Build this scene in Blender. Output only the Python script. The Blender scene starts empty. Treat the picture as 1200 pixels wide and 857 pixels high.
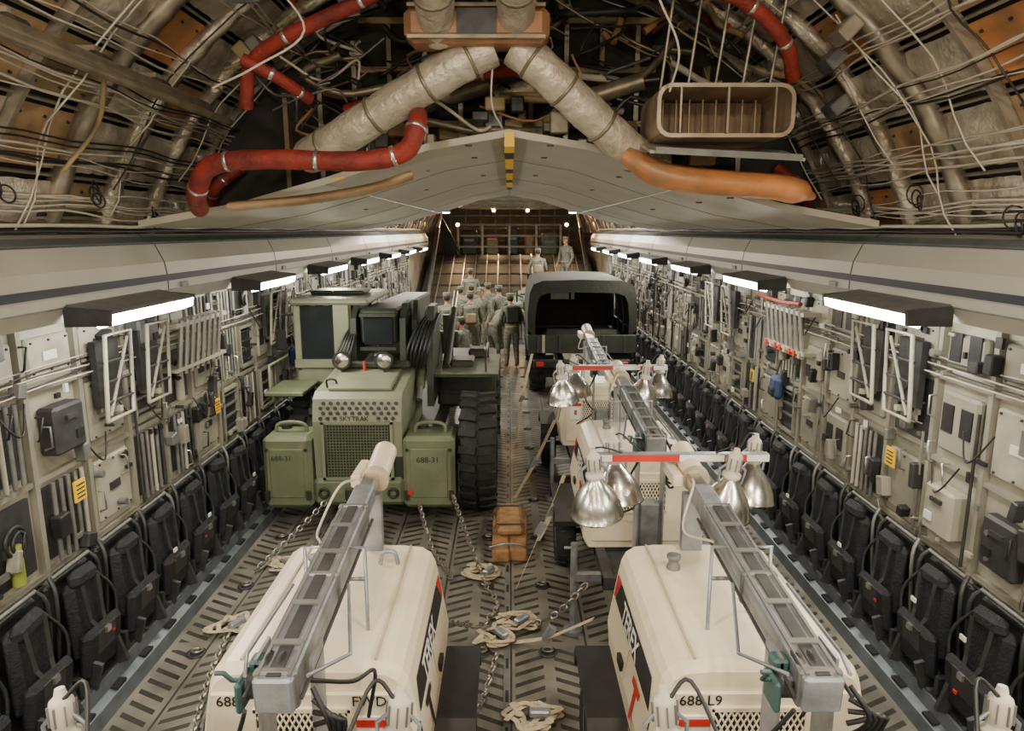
import bpy, bmesh, math, random
from mathutils import Vector, Matrix, Euler
R = random.Random(7)
V = Vector
pi = math.pi

# ------------------------------------------------------------------ materials
def nt(name):
    m = bpy.data.materials.new(name); m.use_nodes = True
    t = m.node_tree; b = t.nodes['Principled BSDF']
    return m, t, b
def rgb(c): return (c[0], c[1], c[2], 1)
def mat(name, col, rough=.5, metal=0, var=.12, vs=5, bump=0, bs=30, emit=None, es=0, col2=None, c2s=3, c2t=.55, detail=4, c2w=.06):
    m, t, b = nt(name); N = t.nodes; L = t.links
    b.inputs['Roughness'].default_value = rough
    b.inputs['Metallic'].default_value = metal
    tc = N.new('ShaderNodeTexCoord')
    n1 = N.new('ShaderNodeTexNoise'); n1.inputs['Scale'].default_value = vs; n1.inputs['Detail'].default_value = detail
    L.new(tc.outputs['Object'], n1.inputs['Vector'])
    r = N.new('ShaderNodeValToRGB')
    r.color_ramp.elements[0].position = .3; r.color_ramp.elements[1].position = .7
    r.color_ramp.elements[0].color = rgb([c*(1-var) for c in col])
    r.color_ramp.elements[1].color = rgb([min(1, c*(1+var)) for c in col])
    L.new(n1.outputs['Fac'], r.inputs['Fac'])
    out = r.outputs['Color']
    if col2:
        n2 = N.new('ShaderNodeTexNoise'); n2.inputs['Scale'].default_value = c2s; n2.inputs['Detail'].default_value = 6
        L.new(tc.outputs['Object'], n2.inputs['Vector'])
        r2 = N.new('ShaderNodeValToRGB')
        r2.color_ramp.elements[0].position = c2t; r2.color_ramp.elements[1].position = c2t+c2w
        L.new(n2.outputs['Fac'], r2.inputs['Fac'])
        mx = N.new('ShaderNodeMix'); mx.data_type = 'RGBA'
        L.new(r2.outputs['Color'], mx.inputs[0]); L.new(out, mx.inputs[6]); mx.inputs[7].default_value = rgb(col2)
        out = mx.outputs[2]
    L.new(out, b.inputs['Base Color'])
    if bump:
        n3 = N.new('ShaderNodeTexNoise'); n3.inputs['Scale'].default_value = bs; n3.inputs['Detail'].default_value = 5
        L.new(tc.outputs['Object'], n3.inputs['Vector'])
        bp = N.new('ShaderNodeBump'); bp.inputs['Strength'].default_value = bump; bp.inputs['Distance'].default_value = .02
        L.new(n3.outputs['Fac'], bp.inputs['Height']); L.new(bp.outputs['Normal'], b.inputs['Normal'])
    if emit:
        b.inputs['Emission Color'].default_value = rgb(emit); b.inputs['Emission Strength'].default_value = es
    return m

CREAM = mat('cream_paint', (.74, .65, .49), .36, 0, .05, 3, col2=(.60, .50, .36), c2s=2.2, c2t=.60, c2w=.15)
CREAMD = mat('dark_cream_paint', (.42, .35, .25), .5)  # darker cream tone for seams, roof strips and tube collar
BLACK = mat('black_plastic', (.014, .014, .016), .5, 0, .3, 12)
BLACKF = mat('black_fabric', (.011, .011, .016), .75, 0, .5, 20, .5, 60)
DGREY = mat('dark_grey_metal', (.05, .05, .053), .5, .4, .3, 10)
MGREY = mat('mid_grey_metal', (.18, .185, .18), .45, .4, .2, 8)
STEEL = mat('galvanised_steel', (.31, .335, .37), .38, .6, .28, 9, .1, 60)
ALU = mat('aluminium', (.58, .58, .57), .28, .9, .15, 6)
REFL = mat('spun_aluminium_reflector', (.55, .54, .51), .25, 1, .12, 10)
RED = mat('red_decal', (.50, .025, .02), .45)
REDD = mat('red_silicone_duct', (.19, .018, .010), .65, 0, .45, 6, .5, 30)
WHITE = mat('white_label', (.72, .72, .69), .5)
YEL = mat('yellow_placard', (.82, .50, .02), .5)
TEAL = mat('teal_winch_paint', (.035, .085, .085), .45)
GREEN = mat('olive_green_paint', (.130, .155, .09), .55, 0, .14, 4, col2=(.16, .18, .115), c2s=3)
GREENL = mat('pale_green_paint', (.20, .22, .15), .5, 0, .12, 4)
GREEND = mat('dark_green_paint', (.022, .028, .019), .55, 0, .3, 4)
RUB = mat('tyre_rubber', (.013, .013, .014), .75, 0, .3, 14, .4, 50)
CANV = mat('dark_canvas', (.015, .016, .013), .85, 0, .3, 5, .5, 15)
WOOD = mat('timber', (.29, .155, .065), .65, 0, .4, 8, .3, 30)
SKIN = mat('skin', (.40, .22, .15), .55)
HAIR = mat('hair', (.03, .02, .015), .7)
BOOT = mat('tan_boot', (.20, .13, .08), .7)
GLASS = mat('dark_glass', (.02, .025, .03), .08, .2)
STRAP = mat('tan_webbing_strap', (.50, .42, .29), .75, 0, .2, 20)
CHAINM = mat('chain_steel', (.32, .30, .26), .4, .8, .3, 20)
WALL = mat('wall_panel_paint', (.38, .365, .30), .40, 0, .10, 2.5, col2=(.23, .21, .16), c2s=2.6, c2t=.50, c2w=.22)
WALL2 = mat('wall_panel_paint_grey', (.25, .24, .195), .5, 0, .15, 3, col2=(.15, .135, .10), c2s=4, c2t=.55, c2w=.2)
FAIR = mat('fairing_paint', (.41, .40, .355), .40, 0, .07, 1.5, col2=(.33, .315, .26), c2s=1.5, c2t=.5, c2w=.3)
NAVY = mat('navy_stripe', (.02, .023, .04), .5)
RAIL = mat('side_rail_metal', (.14, .165, .19), .42, .5, .25, 6)
SILV = mat('silver_insulation_blanket', (.56, .51, .42), .34, .4, .28, 5, 1.0, 16, col2=(.28, .23, .17), c2s=4, c2t=.47, c2w=.22)
ORANGE = mat('orange_composite_panel', (.50, .205, .07), .42, 0, .28, 5, .2, 20, col2=(.30, .155, .075), c2s=2.6, c2t=.50, c2w=.15)
TANP = mat('tan_composite_panel', (.36, .24, .13), .48, 0, .3, 5, .2, 20, col2=(.22, .13, .07), c2s=3, c2t=.55, c2w=.15)
OLIVEP = mat('zinc_chromate_panel', (.26, .20, .10), .55, 0, .3, 5)
RIBM = mat('frame_rib_metal', (.30, .265, .21), .42, .4, .3, 7)
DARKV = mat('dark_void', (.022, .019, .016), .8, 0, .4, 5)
CEILP = mat('ceiling_panel_paint', (.43, .40, .33), .5, 0, .1, 1.6, col2=(.34, .305, .235), c2s=1.2, c2w=.2)
DUCTW = mat('duct_wrap', (.50, .455, .36), .40, .35, .2, 9, .8, 22)
DUCTB = mat('brown_duct', (.33, .165, .08), .5, 0, .3, 6)
TRAYM = mat('tray_metal', (.30, .23, .16), .45, .3, .3, 6)
DUCTD = mat('dark_brown_lining', (.15, .095, .055), .6, 0, .3, 4)
AFTM = mat('aft_bulkhead_paint', (.22, .17, .12), .55, 0, .2, 2)
WIREW = mat('white_wire', (.52, .48, .41), .5)
WIREB = mat('black_wire', (.02, .02, .02), .5)
PIPEG = mat('bronze_pipe', (.21, .18, .125), .4, .5, .3, 8)
LAMP = mat('lamp_diffuser', (1, 1, .95), .5, emit=(1, .97, .84), es=28)
WARML = mat('warm_bulb', (1, .7, .4), .5, emit=(1, .60, .25), es=40)
TAN = mat('tan_kitbag', (.28, .215, .13), .85, 0, .2, 8, .4, 20)
BLUE = mat('blue_bag', (.03, .05, .13), .7)
LIME = mat('lime_tag', (.26, .30, .05), .6)
RAMPM = mat('ramp_metal', (.05, .05, .048), .5, .4, .3, 4)
BULB = mat('frosted_glass', (.75, .74, .68), .3)

def camo():
    m, t, b = nt('camouflage_cloth'); N = t.nodes; L = t.links
    tc = N.new('ShaderNodeTexCoord'); v = N.new('ShaderNodeTexVoronoi'); v.inputs['Scale'].default_value = 13
    ns = N.new('ShaderNodeTexNoise'); ns.inputs['Scale'].default_value = 12
    L.new(tc.outputs['Object'], ns.inputs['Vector'])
    ad = N.new('ShaderNodeVectorMath'); ad.operation = 'ADD'
    L.new(tc.outputs['Object'], ad.inputs[0]); L.new(ns.outputs['Color'], ad.inputs[1]); L.new(ad.outputs[0], v.inputs['Vector'])
    r = N.new('ShaderNodeValToRGB'); r.color_ramp.interpolation = 'CONSTANT'
    e = r.color_ramp.elements; e[0].color = (.10, .115, .08, 1); e[0].position = 0
    e[1].color = (.23, .225, .17, 1); e[1].position = .35
    k = e.new(.6); k.color = (.14, .15, .12, 1); k = e.new(.75); k.color = (.05, .06, .045, 1)
    L.new(v.outputs['Color'], r.inputs['Fac']); L.new(r.outputs['Color'], b.inputs['Base Color']); b.inputs['Roughness'].default_value = .85
    return m
CAMO = camo()

def floor_mat():
    m, t, b = nt('cargo_floor_tread'); N = t.nodes; L = t.links
    tc = N.new('ShaderNodeTexCoord'); sp = N.new('ShaderNodeSeparateXYZ'); L.new(tc.outputs['Object'], sp.inputs[0])
    def M(op, a, bb=None, c=None):
        n = N.new('ShaderNodeMath'); n.operation = op
        for i, q in enumerate((a, bb, c)):
            if q is None: continue
            if isinstance(q, (int, float)): n.inputs[i].default_value = q
            else: L.new(q, n.inputs[i])
        return n.outputs[0]
    W = .30
    u = M('DIVIDE', M('ADD', sp.outputs[0], 20*W), W)
    i = M('FLOOR', u); fu = M('FRACT', u)
    sg = M('SUBTRACT', M('MULTIPLY', M('MODULO', i, 2), 2), 1)
    vv = M('ADD', M('DIVIDE', sp.outputs[1], .125), M('MULTIPLY', M('MULTIPLY', fu, sg), 1.2))
    fv = M('FRACT', M('ADD', vv, 200))
    d = M('MULTIPLY', M('LESS_THAN', fv, .38), M('MULTIPLY', M('GREATER_THAN', fu, .14), M('LESS_THAN', fu, .86)))
    gy = M('FRACT', M('DIVIDE', M('ADD', sp.outputs[1], 20), 1.25))
    d = M('MULTIPLY', d, M('GREATER_THAN', gy, .08))
    seam = M('LESS_THAN', M('FRACT', M('DIVIDE', M('ADD', sp.outputs[0], 20*W), W*2)), .03)
    ns = N.new('ShaderNodeTexNoise'); ns.inputs['Scale'].default_value = 2.5; ns.inputs['Detail'].default_value = 8
    L.new(tc.outputs['Object'], ns.inputs['Vector'])
    r = N.new('ShaderNodeValToRGB'); r.color_ramp.elements[0].position = .3; r.color_ramp.elements[1].position = .7
    r.color_ramp.elements[0].color = (.125, .118, .10, 1); r.color_ramp.elements[1].color = (.29, .275, .235, 1)
    L.new(ns.outputs['Fac'], r.inputs['Fac'])
    ns2 = N.new('ShaderNodeTexNoise'); ns2.inputs['Scale'].default_value = 5; ns2.inputs['Detail'].default_value = 4
    L.new(tc.outputs['Object'], ns2.inputs['Vector'])
    wear = M('MULTIPLY_ADD', ns2.outputs['Fac'], .7, .45)
    wear = M('MINIMUM', wear, 1.0)
    mx = N.new('ShaderNodeMix'); mx.data_type = 'RGBA'
    L.new(M('MULTIPLY', M('MAXIMUM', d, seam), wear), mx.inputs[0]); L.new(r.outputs['Color'], mx.inputs[6]); mx.inputs[7].default_value = (.018, .017, .016, 1)
    L.new(mx.outputs[2], b.inputs['Base Color']); b.inputs['Roughness'].default_value = .40; b.inputs['Metallic'].default_value = .3
    bp = N.new('ShaderNodeBump'); bp.inputs['Strength'].default_value = .5; bp.inputs['Distance'].default_value = .01; bp.invert = True
    L.new(d, bp.inputs['Height']); L.new(bp.outputs['Normal'], b.inputs['Normal'])
    return m
FLOORM = floor_mat()

# ------------------------------------------------------------------ builder
_txt = {}
class B:
    def __init__(s, name):
        s.n = name; s.v = []; s.f = []; s.m = []; s.s = []; s.ms = []; s.M = Matrix()
    def mi(s, m):
        if m not in s.ms: s.ms.append(m)
        return s.ms.index(m)
    def add(s, vs, fs, m, sm=False):
        o = len(s.v); k = s.mi(m)
        s.v += [s.M @ V(v) for v in vs]
        for f in fs:
            s.f.append([o+i for i in f]); s.m.append(k); s.s.append(sm)
    def box(s, c, size, m, rot=None, bev=0):
        h = V(size)*.5; c = V(c); E = Euler(rot).to_matrix() if rot else Matrix.Identity(3)
        if bev <= 0:
            vs = [c+E@V((x*h.x, y*h.y, z*h.z)) for x in (-1, 1) for y in (-1, 1) for z in (-1, 1)]
            s.add(vs, [(0, 1, 3, 2), (4, 6, 7, 5), (0, 4, 5, 1), (2, 3, 7, 6), (0, 2, 6, 4), (1, 5, 7, 3)], m); return
        b = min(bev, min(h)*.98); vs = []; ix = {}
        for x in (-1, 1):
            for y in (-1, 1):
                for z in (-1, 1):
                    for a in range(3):
                        p = [h.x-b, h.y-b, h.z-b]; p[a] = h[a]
                        ix[(x, y, z, a)] = len(vs); vs.append(c+E@V((x*p[0], y*p[1], z*p[2])))
        fs = []
        S = (-1, 1)
        q = ((-1, -1), (1, -1), (1, 1), (-1, 1))
        for a in range(3):
            for sg in S:
                f = []
                for u, w in q:
                    k = [u, w]; k.insert(a, sg); f.append(ix[(*k, a)])
                fs.append(f)
        for a in range(3):
            b1, b2 = [k for k in range(3) if k != a]
            for u in S:
                for w in S:
                    def K(z, fa):
                        k = [0, 0, 0]; k[a] = z; k[b1] = u; k[b2] = w
                        return ix[(*k, fa)]
                    fs.append([K(-1, b1), K(1, b1), K(1, b2), K(-1, b2)])
        for x in S:
            for y in S:
                for z in S: fs.append([ix[(x, y, z, a)] for a in range(3)])
        s.add(vs, fs, m)
    def bx(s, x0, x1, y0, y1, z0, z1, m, bev=0):
        s.box(((x0+x1)/2, (y0+y1)/2, (z0+z1)/2), (abs(x1-x0), abs(y1-y0), abs(z1-z0)), m, None, bev)
    def lathe(s, prof, m, o=(0, 0, 0), ax=(0, 0, 1), n=18, cap=True, sm=True):
        o = V(o); ax = V(ax).normalized(); q = ax.to_track_quat('Z', 'Y').to_matrix()
        vs = []; fs = []
        for r, h in prof:
            for i in range(n):
                a = 2*pi*i/n; vs.append(o+q@V((r*math.cos(a), r*math.sin(a), h)))
        for j in range(len(prof)-1):
            for i in range(n):
                k = (i+1) % n; fs.append((j*n+i, j*n+k, (j+1)*n+k, (j+1)*n+i))
        s.add(vs, fs, m, sm)
        if cap:
            if prof[0][0] > .0005: s.add(vs[:n], [tuple(range(n))], m)
            if prof[-1][0] > .0005: s.add(vs[-n:], [tuple(range(n))], m)
    def cyl(s, a, b, r, m, r2=None, n=14, cap=True):
        a = V(a); b = V(b); s.lathe([(r, 0), (r if r2 is None else r2, (b-a).length)], m, a, b-a, n, cap)
    def tube(s, pts, r, m, n=6, rs=None, sc=(1, 1)):
        pts = [V(p) for p in pts]; vs = []; fs = []
        up = None
        for i, p in enumerate(pts):
            t = (pts[min(i+1, len(pts)-1)]-pts[max(i-1, 0)])
            if t.length < 1e-6: t = V((0, 0, 1))
            t.normalize()
            if up is None:
                up = V((0, 0, 1)) if abs(t.z) < .9 else V((1, 0, 0))
            up = (up-t*up.dot(t))
            if up.length < 1e-4: up = t.orthogonal()
            up.normalize(); sd = t.cross(up)
            rr = rs[i] if rs else r
            for k in range(n):
                a = 2*pi*k/n; vs.append(p+sd*(math.cos(a)*rr*sc[0])+up*(math.sin(a)*rr*sc[1]))
        for j in range(len(pts)-1):
            for i in range(n):
                k = (i+1) % n; fs.append((j*n+i, j*n+k, (j+1)*n+k, (j+1)*n+i))
        s.add(vs, fs, m, n > 4); s.add(vs[:n], [tuple(range(n))], m); s.add(vs[-n:], [tuple(range(n))], m)
    def loft(s, secs, m, sm=False, cap=True, closed=True):
        n = len(secs[0]); vs = [p for c in secs for p in c]; fs = []
        for j in range(len(secs)-1):
            for i in range(n if closed else n-1):
                k = (i+1) % n; fs.append((j*n+i, j*n+k, (j+1)*n+k, (j+1)*n+i))
        if cap: fs += [tuple(range(n)), tuple(range((len(secs)-1)*n, len(secs)*n))]
        s.add(vs, fs, m, sm)
    def prism(s, poly, y0, y1, m, cap=True):
        s.loft([[V((x, y0, z)) for x, z in poly], [V((x, y1, z)) for x, z in poly]], m, cap=cap)
    def prismx(s, poly, x0, x1, m):
        s.loft([[V((x0, y, z)) for y, z in poly], [V((x1, y, z)) for y, z in poly]], m)
    def ell(s, c, r, m, n=12):
        c = V(c); vs = []; fs = []; h = n//2+2
        for j in range(h+1):
            t = pi*j/h
            for i in range(n):
                a = 2*pi*i/n; vs.append(c+V((r[0]*math.sin(t)*math.cos(a), r[1]*math.sin(t)*math.sin(a), r[2]*math.cos(t))))
        for j in range(h):
            for i in range(n):
                k = (i+1) % n; fs.append((j*n+i, j*n+k, (j+1)*n+k, (j+1)*n+i))
        s.add(vs, fs, m, True)
    def torus(s, c, ax, R1, r, m, n=20, k=8):
        ax = V(ax).normalized(); q = ax.to_track_quat('Z', 'Y').to_matrix(); vs = []; fs = []
        for i in range(n):
            a = 2*pi*i/n
            for j in range(k):
                b = 2*pi*j/k; vs.append(V(c)+q@V(((R1+r*math.cos(b))*math.cos(a), (R1+r*math.cos(b))*math.sin(a), r*math.sin(b))))
        for i in range(n):
            for j in range(k):
                fs.append((i*k+j, ((i+1) % n)*k+j, ((i+1) % n)*k+(j+1) % k, i*k+(j+1) % k))
        s.add(vs, fs, m, True)
    def quad(s, pts, m): s.add(pts, [tuple(range(len(pts)))], m)
    def ribbon(s, pts, w, m, side=None):
        pts = [V(p) for p in pts]; vs = []
        for i, p in enumerate(pts):
            t = (pts[min(i+1, len(pts)-1)]-pts[max(i-1, 0)]).normalized()
            sd = V(side) if side else t.cross(V((0, 0, 1)))
            if sd.length < .01: sd = V((1, 0, 0))
            sd.normalize(); u = sd.cross(t).normalized()*.002
            vs += [p-sd*w/2+u, p+sd*w/2+u, p+sd*w/2-u, p-sd*w/2-u]
        fs = []
        for i in range(len(pts)-1):
            for k in range(4): fs.append((4*i+k, 4*i+(k+1) % 4, 4*i+4+(k+1) % 4, 4*i+4+k))
        s.add(vs, fs, m)
    def chain(s, pts, m, L=.055):
        pts = [V(p) for p in pts]; k = 0
        for a, b in zip(pts, pts[1:]):
            d = b-a; n = max(1, int(d.length/(L*.72))); t = d.normalized()
            o1 = t.orthogonal().normalized(); o2 = t.cross(o1)
            for i in range(n):
                c = a+d*((i+.5)/n); sd = o1 if k % 2 else o2; k += 1
                ring = [c+t*(math.cos(q)*L*.5)+sd*(math.sin(q)*L*.3) for q in [2*pi*j/8 for j in range(9)]]
                s.tube(ring, L*.12, m, 4)
    def text(s, st, size, o, xd, yd, m, bold=0):
        key = (st, bold)
        if key not in _txt:
            c = bpy.data.curves.new('t', 'FONT'); c.body = st; c.size = 1; c.extrude = .004; c.offset = bold; c.resolution_u = 2
            ob = bpy.data.objects.new('t', c); bpy.context.collection.objects.link(ob)
            bpy.context.view_layer.update()
            me = bpy.data.meshes.new_from_object(ob.evaluated_get(bpy.context.evaluated_depsgraph_get()))
            _txt[key] = ([v.co.copy() for v in me.vertices], [tuple(p.vertices) for p in me.polygons])
            bpy.data.objects.remove(ob)
        vs, fs = _txt[key]; xd = V(xd).normalized(); yd = V(yd).normalized(); z = xd.cross(yd); o = V(o)
        s.add([o+xd*v.x*size+yd*v.y*size+z*(v.z*size+.002) for v in vs], fs, m)
    def done(s, loc=None, rot=None, recalc=True):
        me = bpy.data.meshes.new(s.n); me.from_pydata(s.v, [], s.f)
        for m in s.ms: me.materials.append(m)
        me.polygons.foreach_set('material_index', s.m); me.polygons.foreach_set('use_smooth', s.s)
        if recalc:
            bm = bmesh.new(); bm.from_mesh(me); bmesh.ops.recalc_face_normals(bm, faces=bm.faces); bm.to_mesh(me); bm.free()
        me.update()
        ob = bpy.data.objects.new(s.n, me); bpy.context.collection.objects.link(ob)
        if loc: ob.location = loc
        if rot: ob.rotation_euler = rot
        return ob
def cr(pts, k=6):
    pts = [V(p) for p in pts]; P = [pts[0]*2-pts[1]]+pts+[pts[-1]*2-pts[-2]]; out = []
    for i in range(1, len(P)-2):
        for j in range(k):
            t = j/k; a, b, c, d = P[i-1], P[i], P[i+1], P[i+2]
            out.append(.5*((2*b)+(c-a)*t+(2*a-5*b+4*c-d)*t*t+(3*b-a-3*c+d)*t**3))
    out.append(pts[-1]); return out

# ------------------------------------------------------------------ shell
Y0, Y1 = -3.0, 29.0
b = B('floor'); b.bx(-3.2, 3.2, Y0, 20.0, -.1, 0, FLOORM); b.done()
RZ = 2.35
def rampz(y): return (y-20)*RZ/6
b = B('cargo_ramp')
b.prismx([(20, 0), (26, RZ), (26, RZ-.2), (20, -.2)], -2.9, 2.9, RAMPM)
b.bx(-2.9, 2.9, 26, 29, RZ-.2, RZ, RAMPM)
for i in range(13):
    x = -2.4+i*.4
    b.prismx([(20.05, .03), (25.95, RZ+.01), (25.95, RZ+.05), (20.05, .07)], x-.016, x+.016, ALU)
for i in range(7):
    y = 20.3+i*.84
    b.prismx([(y, rampz(y)+.01), (y+.06, rampz(y+.06)+.01), (y+.06, rampz(y+.06)+.03), (y, rampz(y)+.03)], -2.8, 2.8, DGREY)
b.done()

CZ, CR = 2.2, 3.2
def hull(th, r=CR): return (r*math.cos(th), CZ+r*math.sin(th))
TH0 = math.radians(17.5); TH1 = pi-TH0
b = B('ceiling')
NA = 36
ring = [hull(TH0+(TH1-TH0)*i/NA, CR+.12) for i in range(NA+1)]
b.loft([[V((x, Y0, z)) for x, z in ring], [V((x, Y1, z)) for x, z in ring]], DARKV, closed=False, cap=False)
NC = 18; bay = .64; ny = int((Y1-Y0)/bay)
for j in range(ny):
    y = Y0+j*bay; ym = y+bay/2
    for i in range(NC):
        a0 = TH0+(TH1-TH0)*i/NC; a1 = TH0+(TH1-TH0)*(i+1)/NC
        k = min(i, NC-1-i)
        rg = random.Random(i*131+j*17); rr = rg.random(); r2 = rg.random()
        po = (.45, .75, .8, .6, .7, .85, .8, .7, .6)[k]
        if 4.3 < ym < 6.8: po = .12 if k > 1 else .3
        elif ym > 6.8: po = .4 if k < 4 else .2
        m = (ORANGE if r2 < .72 else TANP) if rr < po else (OLIVEP if rr > .95 else SILV)
        if 6.0 < ym < 14 and k > 4: m = DARKV if rr < .5 else OLIVEP
        flat = m is not SILV
        g = .012; ins = 0 if flat else .03*R.random()
        vs = []; fs = []
        S = 5 if not flat else 3; T = 8 if not flat else 2
        for u in range(T+1):
            for w in range(S+1):
                th = a0+g+(a1-a0-2*g)*w/S
                bul = (.05 if not flat else .006)*math.sin(pi*w/S)*math.sin(pi*u/T)
                if not flat: bul += R.uniform(-.014, .014)
                x, z = hull(th, CR+.05-bul-ins); vs.append(V((x, y+.025+(bay-.05)*u/T, z)))
        for u in range(T):
            for w in range(S):
                q = u*(S+1)+w; fs.append((q, q+1, q+S+2, q+S+1))
        b.add(vs, fs, m, not flat)
        if flat and y < 9:
            for th in (a0+.03, a1-.03):
                for yy in (y+.10, y+.32, y+.54):
                    x, z = hull(th, CR+.045); n = V((-math.cos(th), 0, -math.sin(th)))
                    b.cyl(V((x, yy, z)), V((x, yy, z))+n*.012, .010, DGREY, n=6)
b.done(recalc=False)

b = B('fuselage_frames')
for j in range(ny+1):
    y = Y0+j*bay; wide = (j % 2 == 0) or 4.2 < y < 6.5
    w = .035 if not wide else .10; dp = .015 if not wide else .035
    ph = R.uniform(0, 6)
    secs = []
    for i in range(91):
        th = TH0+(TH1-TH0)*i/90
        q = R.uniform(-.014, .014) if wide else 0
        ww = w*(1+.25*math.sin(i*.9+ph)) if wide else w
        xo, zo = hull(th, CR+.06); xi, zi = hull(th, CR-dp+q)
        secs.append([V((xo, y-ww/2, zo)), V((xo, y+ww/2, zo)), V((xi, y+ww/2+q, zi)), V((xi, y-ww/2+q, zi))])
    b.loft(secs, (SILV if (j % 4) else RIBM) if wide else RIBM, sm=wide)
for i in range(1, NC):
    th = TH0+(TH1-TH0)*i/NC
    x, z = hull(th, CR+.04)
    b.tube([(x, Y0, z), (x, Y1, z)], .012, RIBM, 4)
b.done(recalc=False)

# side walls
for s in (-1, 1):
    b = B('wall_left' if s < 0 else 'wall_right')
    b.bx(s*3.14, s*3.24, Y0, Y1, -.1, 2.68, WALL)
    rr = random.Random(5+s)
    bw = .58
    for j in range(43):
        y = -2.6+j*bw
        b.bx(s*3.09, s*3.15, y-.022, y+.022, .3, 2.63, WALL2)
        if rr.random() < .5: b.cyl((s*3.07, y+.05, 1.0), (s*3.07, y+.05, rr.uniform(1.7, 2.6)), .012, rr.choice((ALU, DGREY, BLACK)), n=6)
    for z in (.98, 1.62, 2.22):
        b.bx(s*3.10, s*3.15, Y0, 22, z-.018, z+.018, WALL2)
    for j in range(42):
        y = -2.6+j*bw; yc = y+bw/2
        for (z0, z1) in ((1.02, 1.58), (1.66, 2.19), (2.26, 2.6)):
            t = rr.random(); zm = (z0+z1)/2
            if t < .26:
                b.box((s*3.12, yc, zm), (.05, .45, (z1-z0)-.08), WALL if rr.random() < .6 else WALL2, None, .015)
                for a in (-.18, 0, .18):
                    for c in (z0+.07, z1-.07):
                        b.cyl((s*3.095, yc+a, c), (s*3.085, yc+a, c), .009, DGREY, n=6)
                if rr.random() < .6: b.bx(s*3.085, s*3.095, yc-.08, yc+.06, zm-.03, zm+.03, rr.choice((WHITE, DGREY)))
            elif t < .50:
                b.box((s*3.13, yc, zm), (.03, .40, (z1-z0)-.12), BLACK)
                for q in range(4):
                    zz = z0+.1+q*(z1-z0-.2)/3
                    b.bx(s*3.09, s*3.12, yc-.19, yc+.19, zz-.010, zz+.010, rr.choice((MGREY, DGREY)))
                fr = (z1-z0)/2-.04
                for a in (-1, 1):
                    b.box((s*3.10, yc+a*.20, zm), (.05, .03, fr*2), WALL2)
                    b.box((s*3.10, yc, zm+a*fr), (.05, .40, .03), WALL2)
            elif t < .64:
                d = rr.uniform(.06, .14)
                b.box((s*(3.14-d/2), yc, zm), (d, .32, (z1-z0)*.62), rr.choice((WALL2, WALL, MGREY, DGREY)), None, .02)
                b.box((s*(3.13-d), yc, zm+.08), (.02, .12, .03), DGREY)
                b.box((s*(3.135-d), yc+.08, zm-.06), (.012, .08, .06), rr.choice((WHITE, BLACK, BLACK)))
            elif t < .76:
                b.box((s*3.115, yc, zm), (.06, .40, (z1-z0)-.1), WALL2, None, .02)
                for a in (-.10, .10):
                    b.box((s*3.083, yc+a, zm+.03), (.012, .12, .2), BLACK)
            elif t < .90:
                b.box((s*3.13, yc, zm), (.03, .44, (z1-z0)-.06), DGREY)
                for a in (-.16, -.08, .0, .08, .16):
                    b.cyl((s*3.08, yc+a, z0), (s*3.08, yc+a, z1), .016, rr.choice((ALU, WALL, DGREY, MGREY)), n=8)
            else:
                b.box((s*3.13, yc, zm), (.03, .44, (z1-z0)-.06), DGREY)
                b.torus((s*3.07, yc, zm+.05), (1, 0, 0), .09, .014, BLACK, 16, 6)
                b.torus((s*3.06, yc+.02, zm+.03), (1, .1, 0), .07, .012, BLACK, 16, 6)
                if rr.random() < .5: b.cyl((s*3.08, yc, z0+.04), (s*3.08, yc, z0+.30), .04, rr.choice((LIME, WALL, TAN)), n=12)
        b.box((s*3.12, yc, .62), (.04, .5, .6), DGREY)
    for q in range(420):
        y = rr.uniform(1.5, 20); z = rr.uniform(1.02, 2.6); t = rr.random()
        if t < .35: b.box((s*3.075, y, z), (.02, rr.uniform(.02, .09), rr.uniform(.02, .07)), rr.choice((WHITE, BLACK, BLACK, WALL, MGREY)))
        elif t < .6: b.tube([(s*3.09, y, z), (s*3.04, y, z), (s*3.04, y+rr.uniform(-.06, .06), z-.14), (s*3.09, y, z-.16)], .008, rr.choice((ALU, BLACK, MGREY)), 5)
        elif t < .8: b.cyl((s*3.10, y, z), (s*3.03, y, z), rr.uniform(.012, .03), rr.choice((MGREY, DGREY, ALU)), n=8)
        else: b.box((s*3.06, y, z), (.08, rr.uniform(.04, .12), rr.uniform(.06, .2)), rr.choice((DGREY, WALL2, MGREY, BLACK)), (rr.uniform(-.3, .3), 0, 0), .008)
    for y, z in ((4.72, 1.44), (7.1, 1.45), (10.4, 1.44)) if s < 0 else ((4.58, 1.36), (5.35, 1.47), (8.6, 1.46)):
        b.box((s*3.05, y, z), (.012, .13, .15), YEL)
        for q in range(4): b.box((s*3.042, y, z+.045-q*.03), (.006, .09, .007), BLACK)
    for q in range(5):
        z = 2.24+.03*q
        pts = [V((s*(3.05+.01*q), Y0+k*.5, z+rr.uniform(-.015, .015))) for k in range(50)]
        b.tube(pts, .006, WIREB if q % 2 else WIREW, 5)
    for q in range(34):
        y = .5+q*.6+rr.uniform(-.2, .2); z = rr.uniform(1.5, 2.5)
        b.tube(cr([(s*3.06, y, z), (s*3.0, y+.08, z-.18), (s*3.02, y+.2, z-.22), (s*3.06, y+.3, z-.05)], 4), .007, BLACK, 5)
    b.done()

    b = B('trim_1' if s < 0 else 'trim_2')
    prof = [(3.2, 3.24), (2.95, 3.22), (2.82, 3.14), (2.755, 3.0), (2.74, 2.90), (2.74, 2.78), (2.80, 2.68), (3.2, 2.62)]
    b.prism([(s*x, z) for x, z in prof], Y0, 24, FAIR)
    b.bx(s*2.728, s*2.76, Y0, 24, 2.855, 2.905, NAVY)
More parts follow.
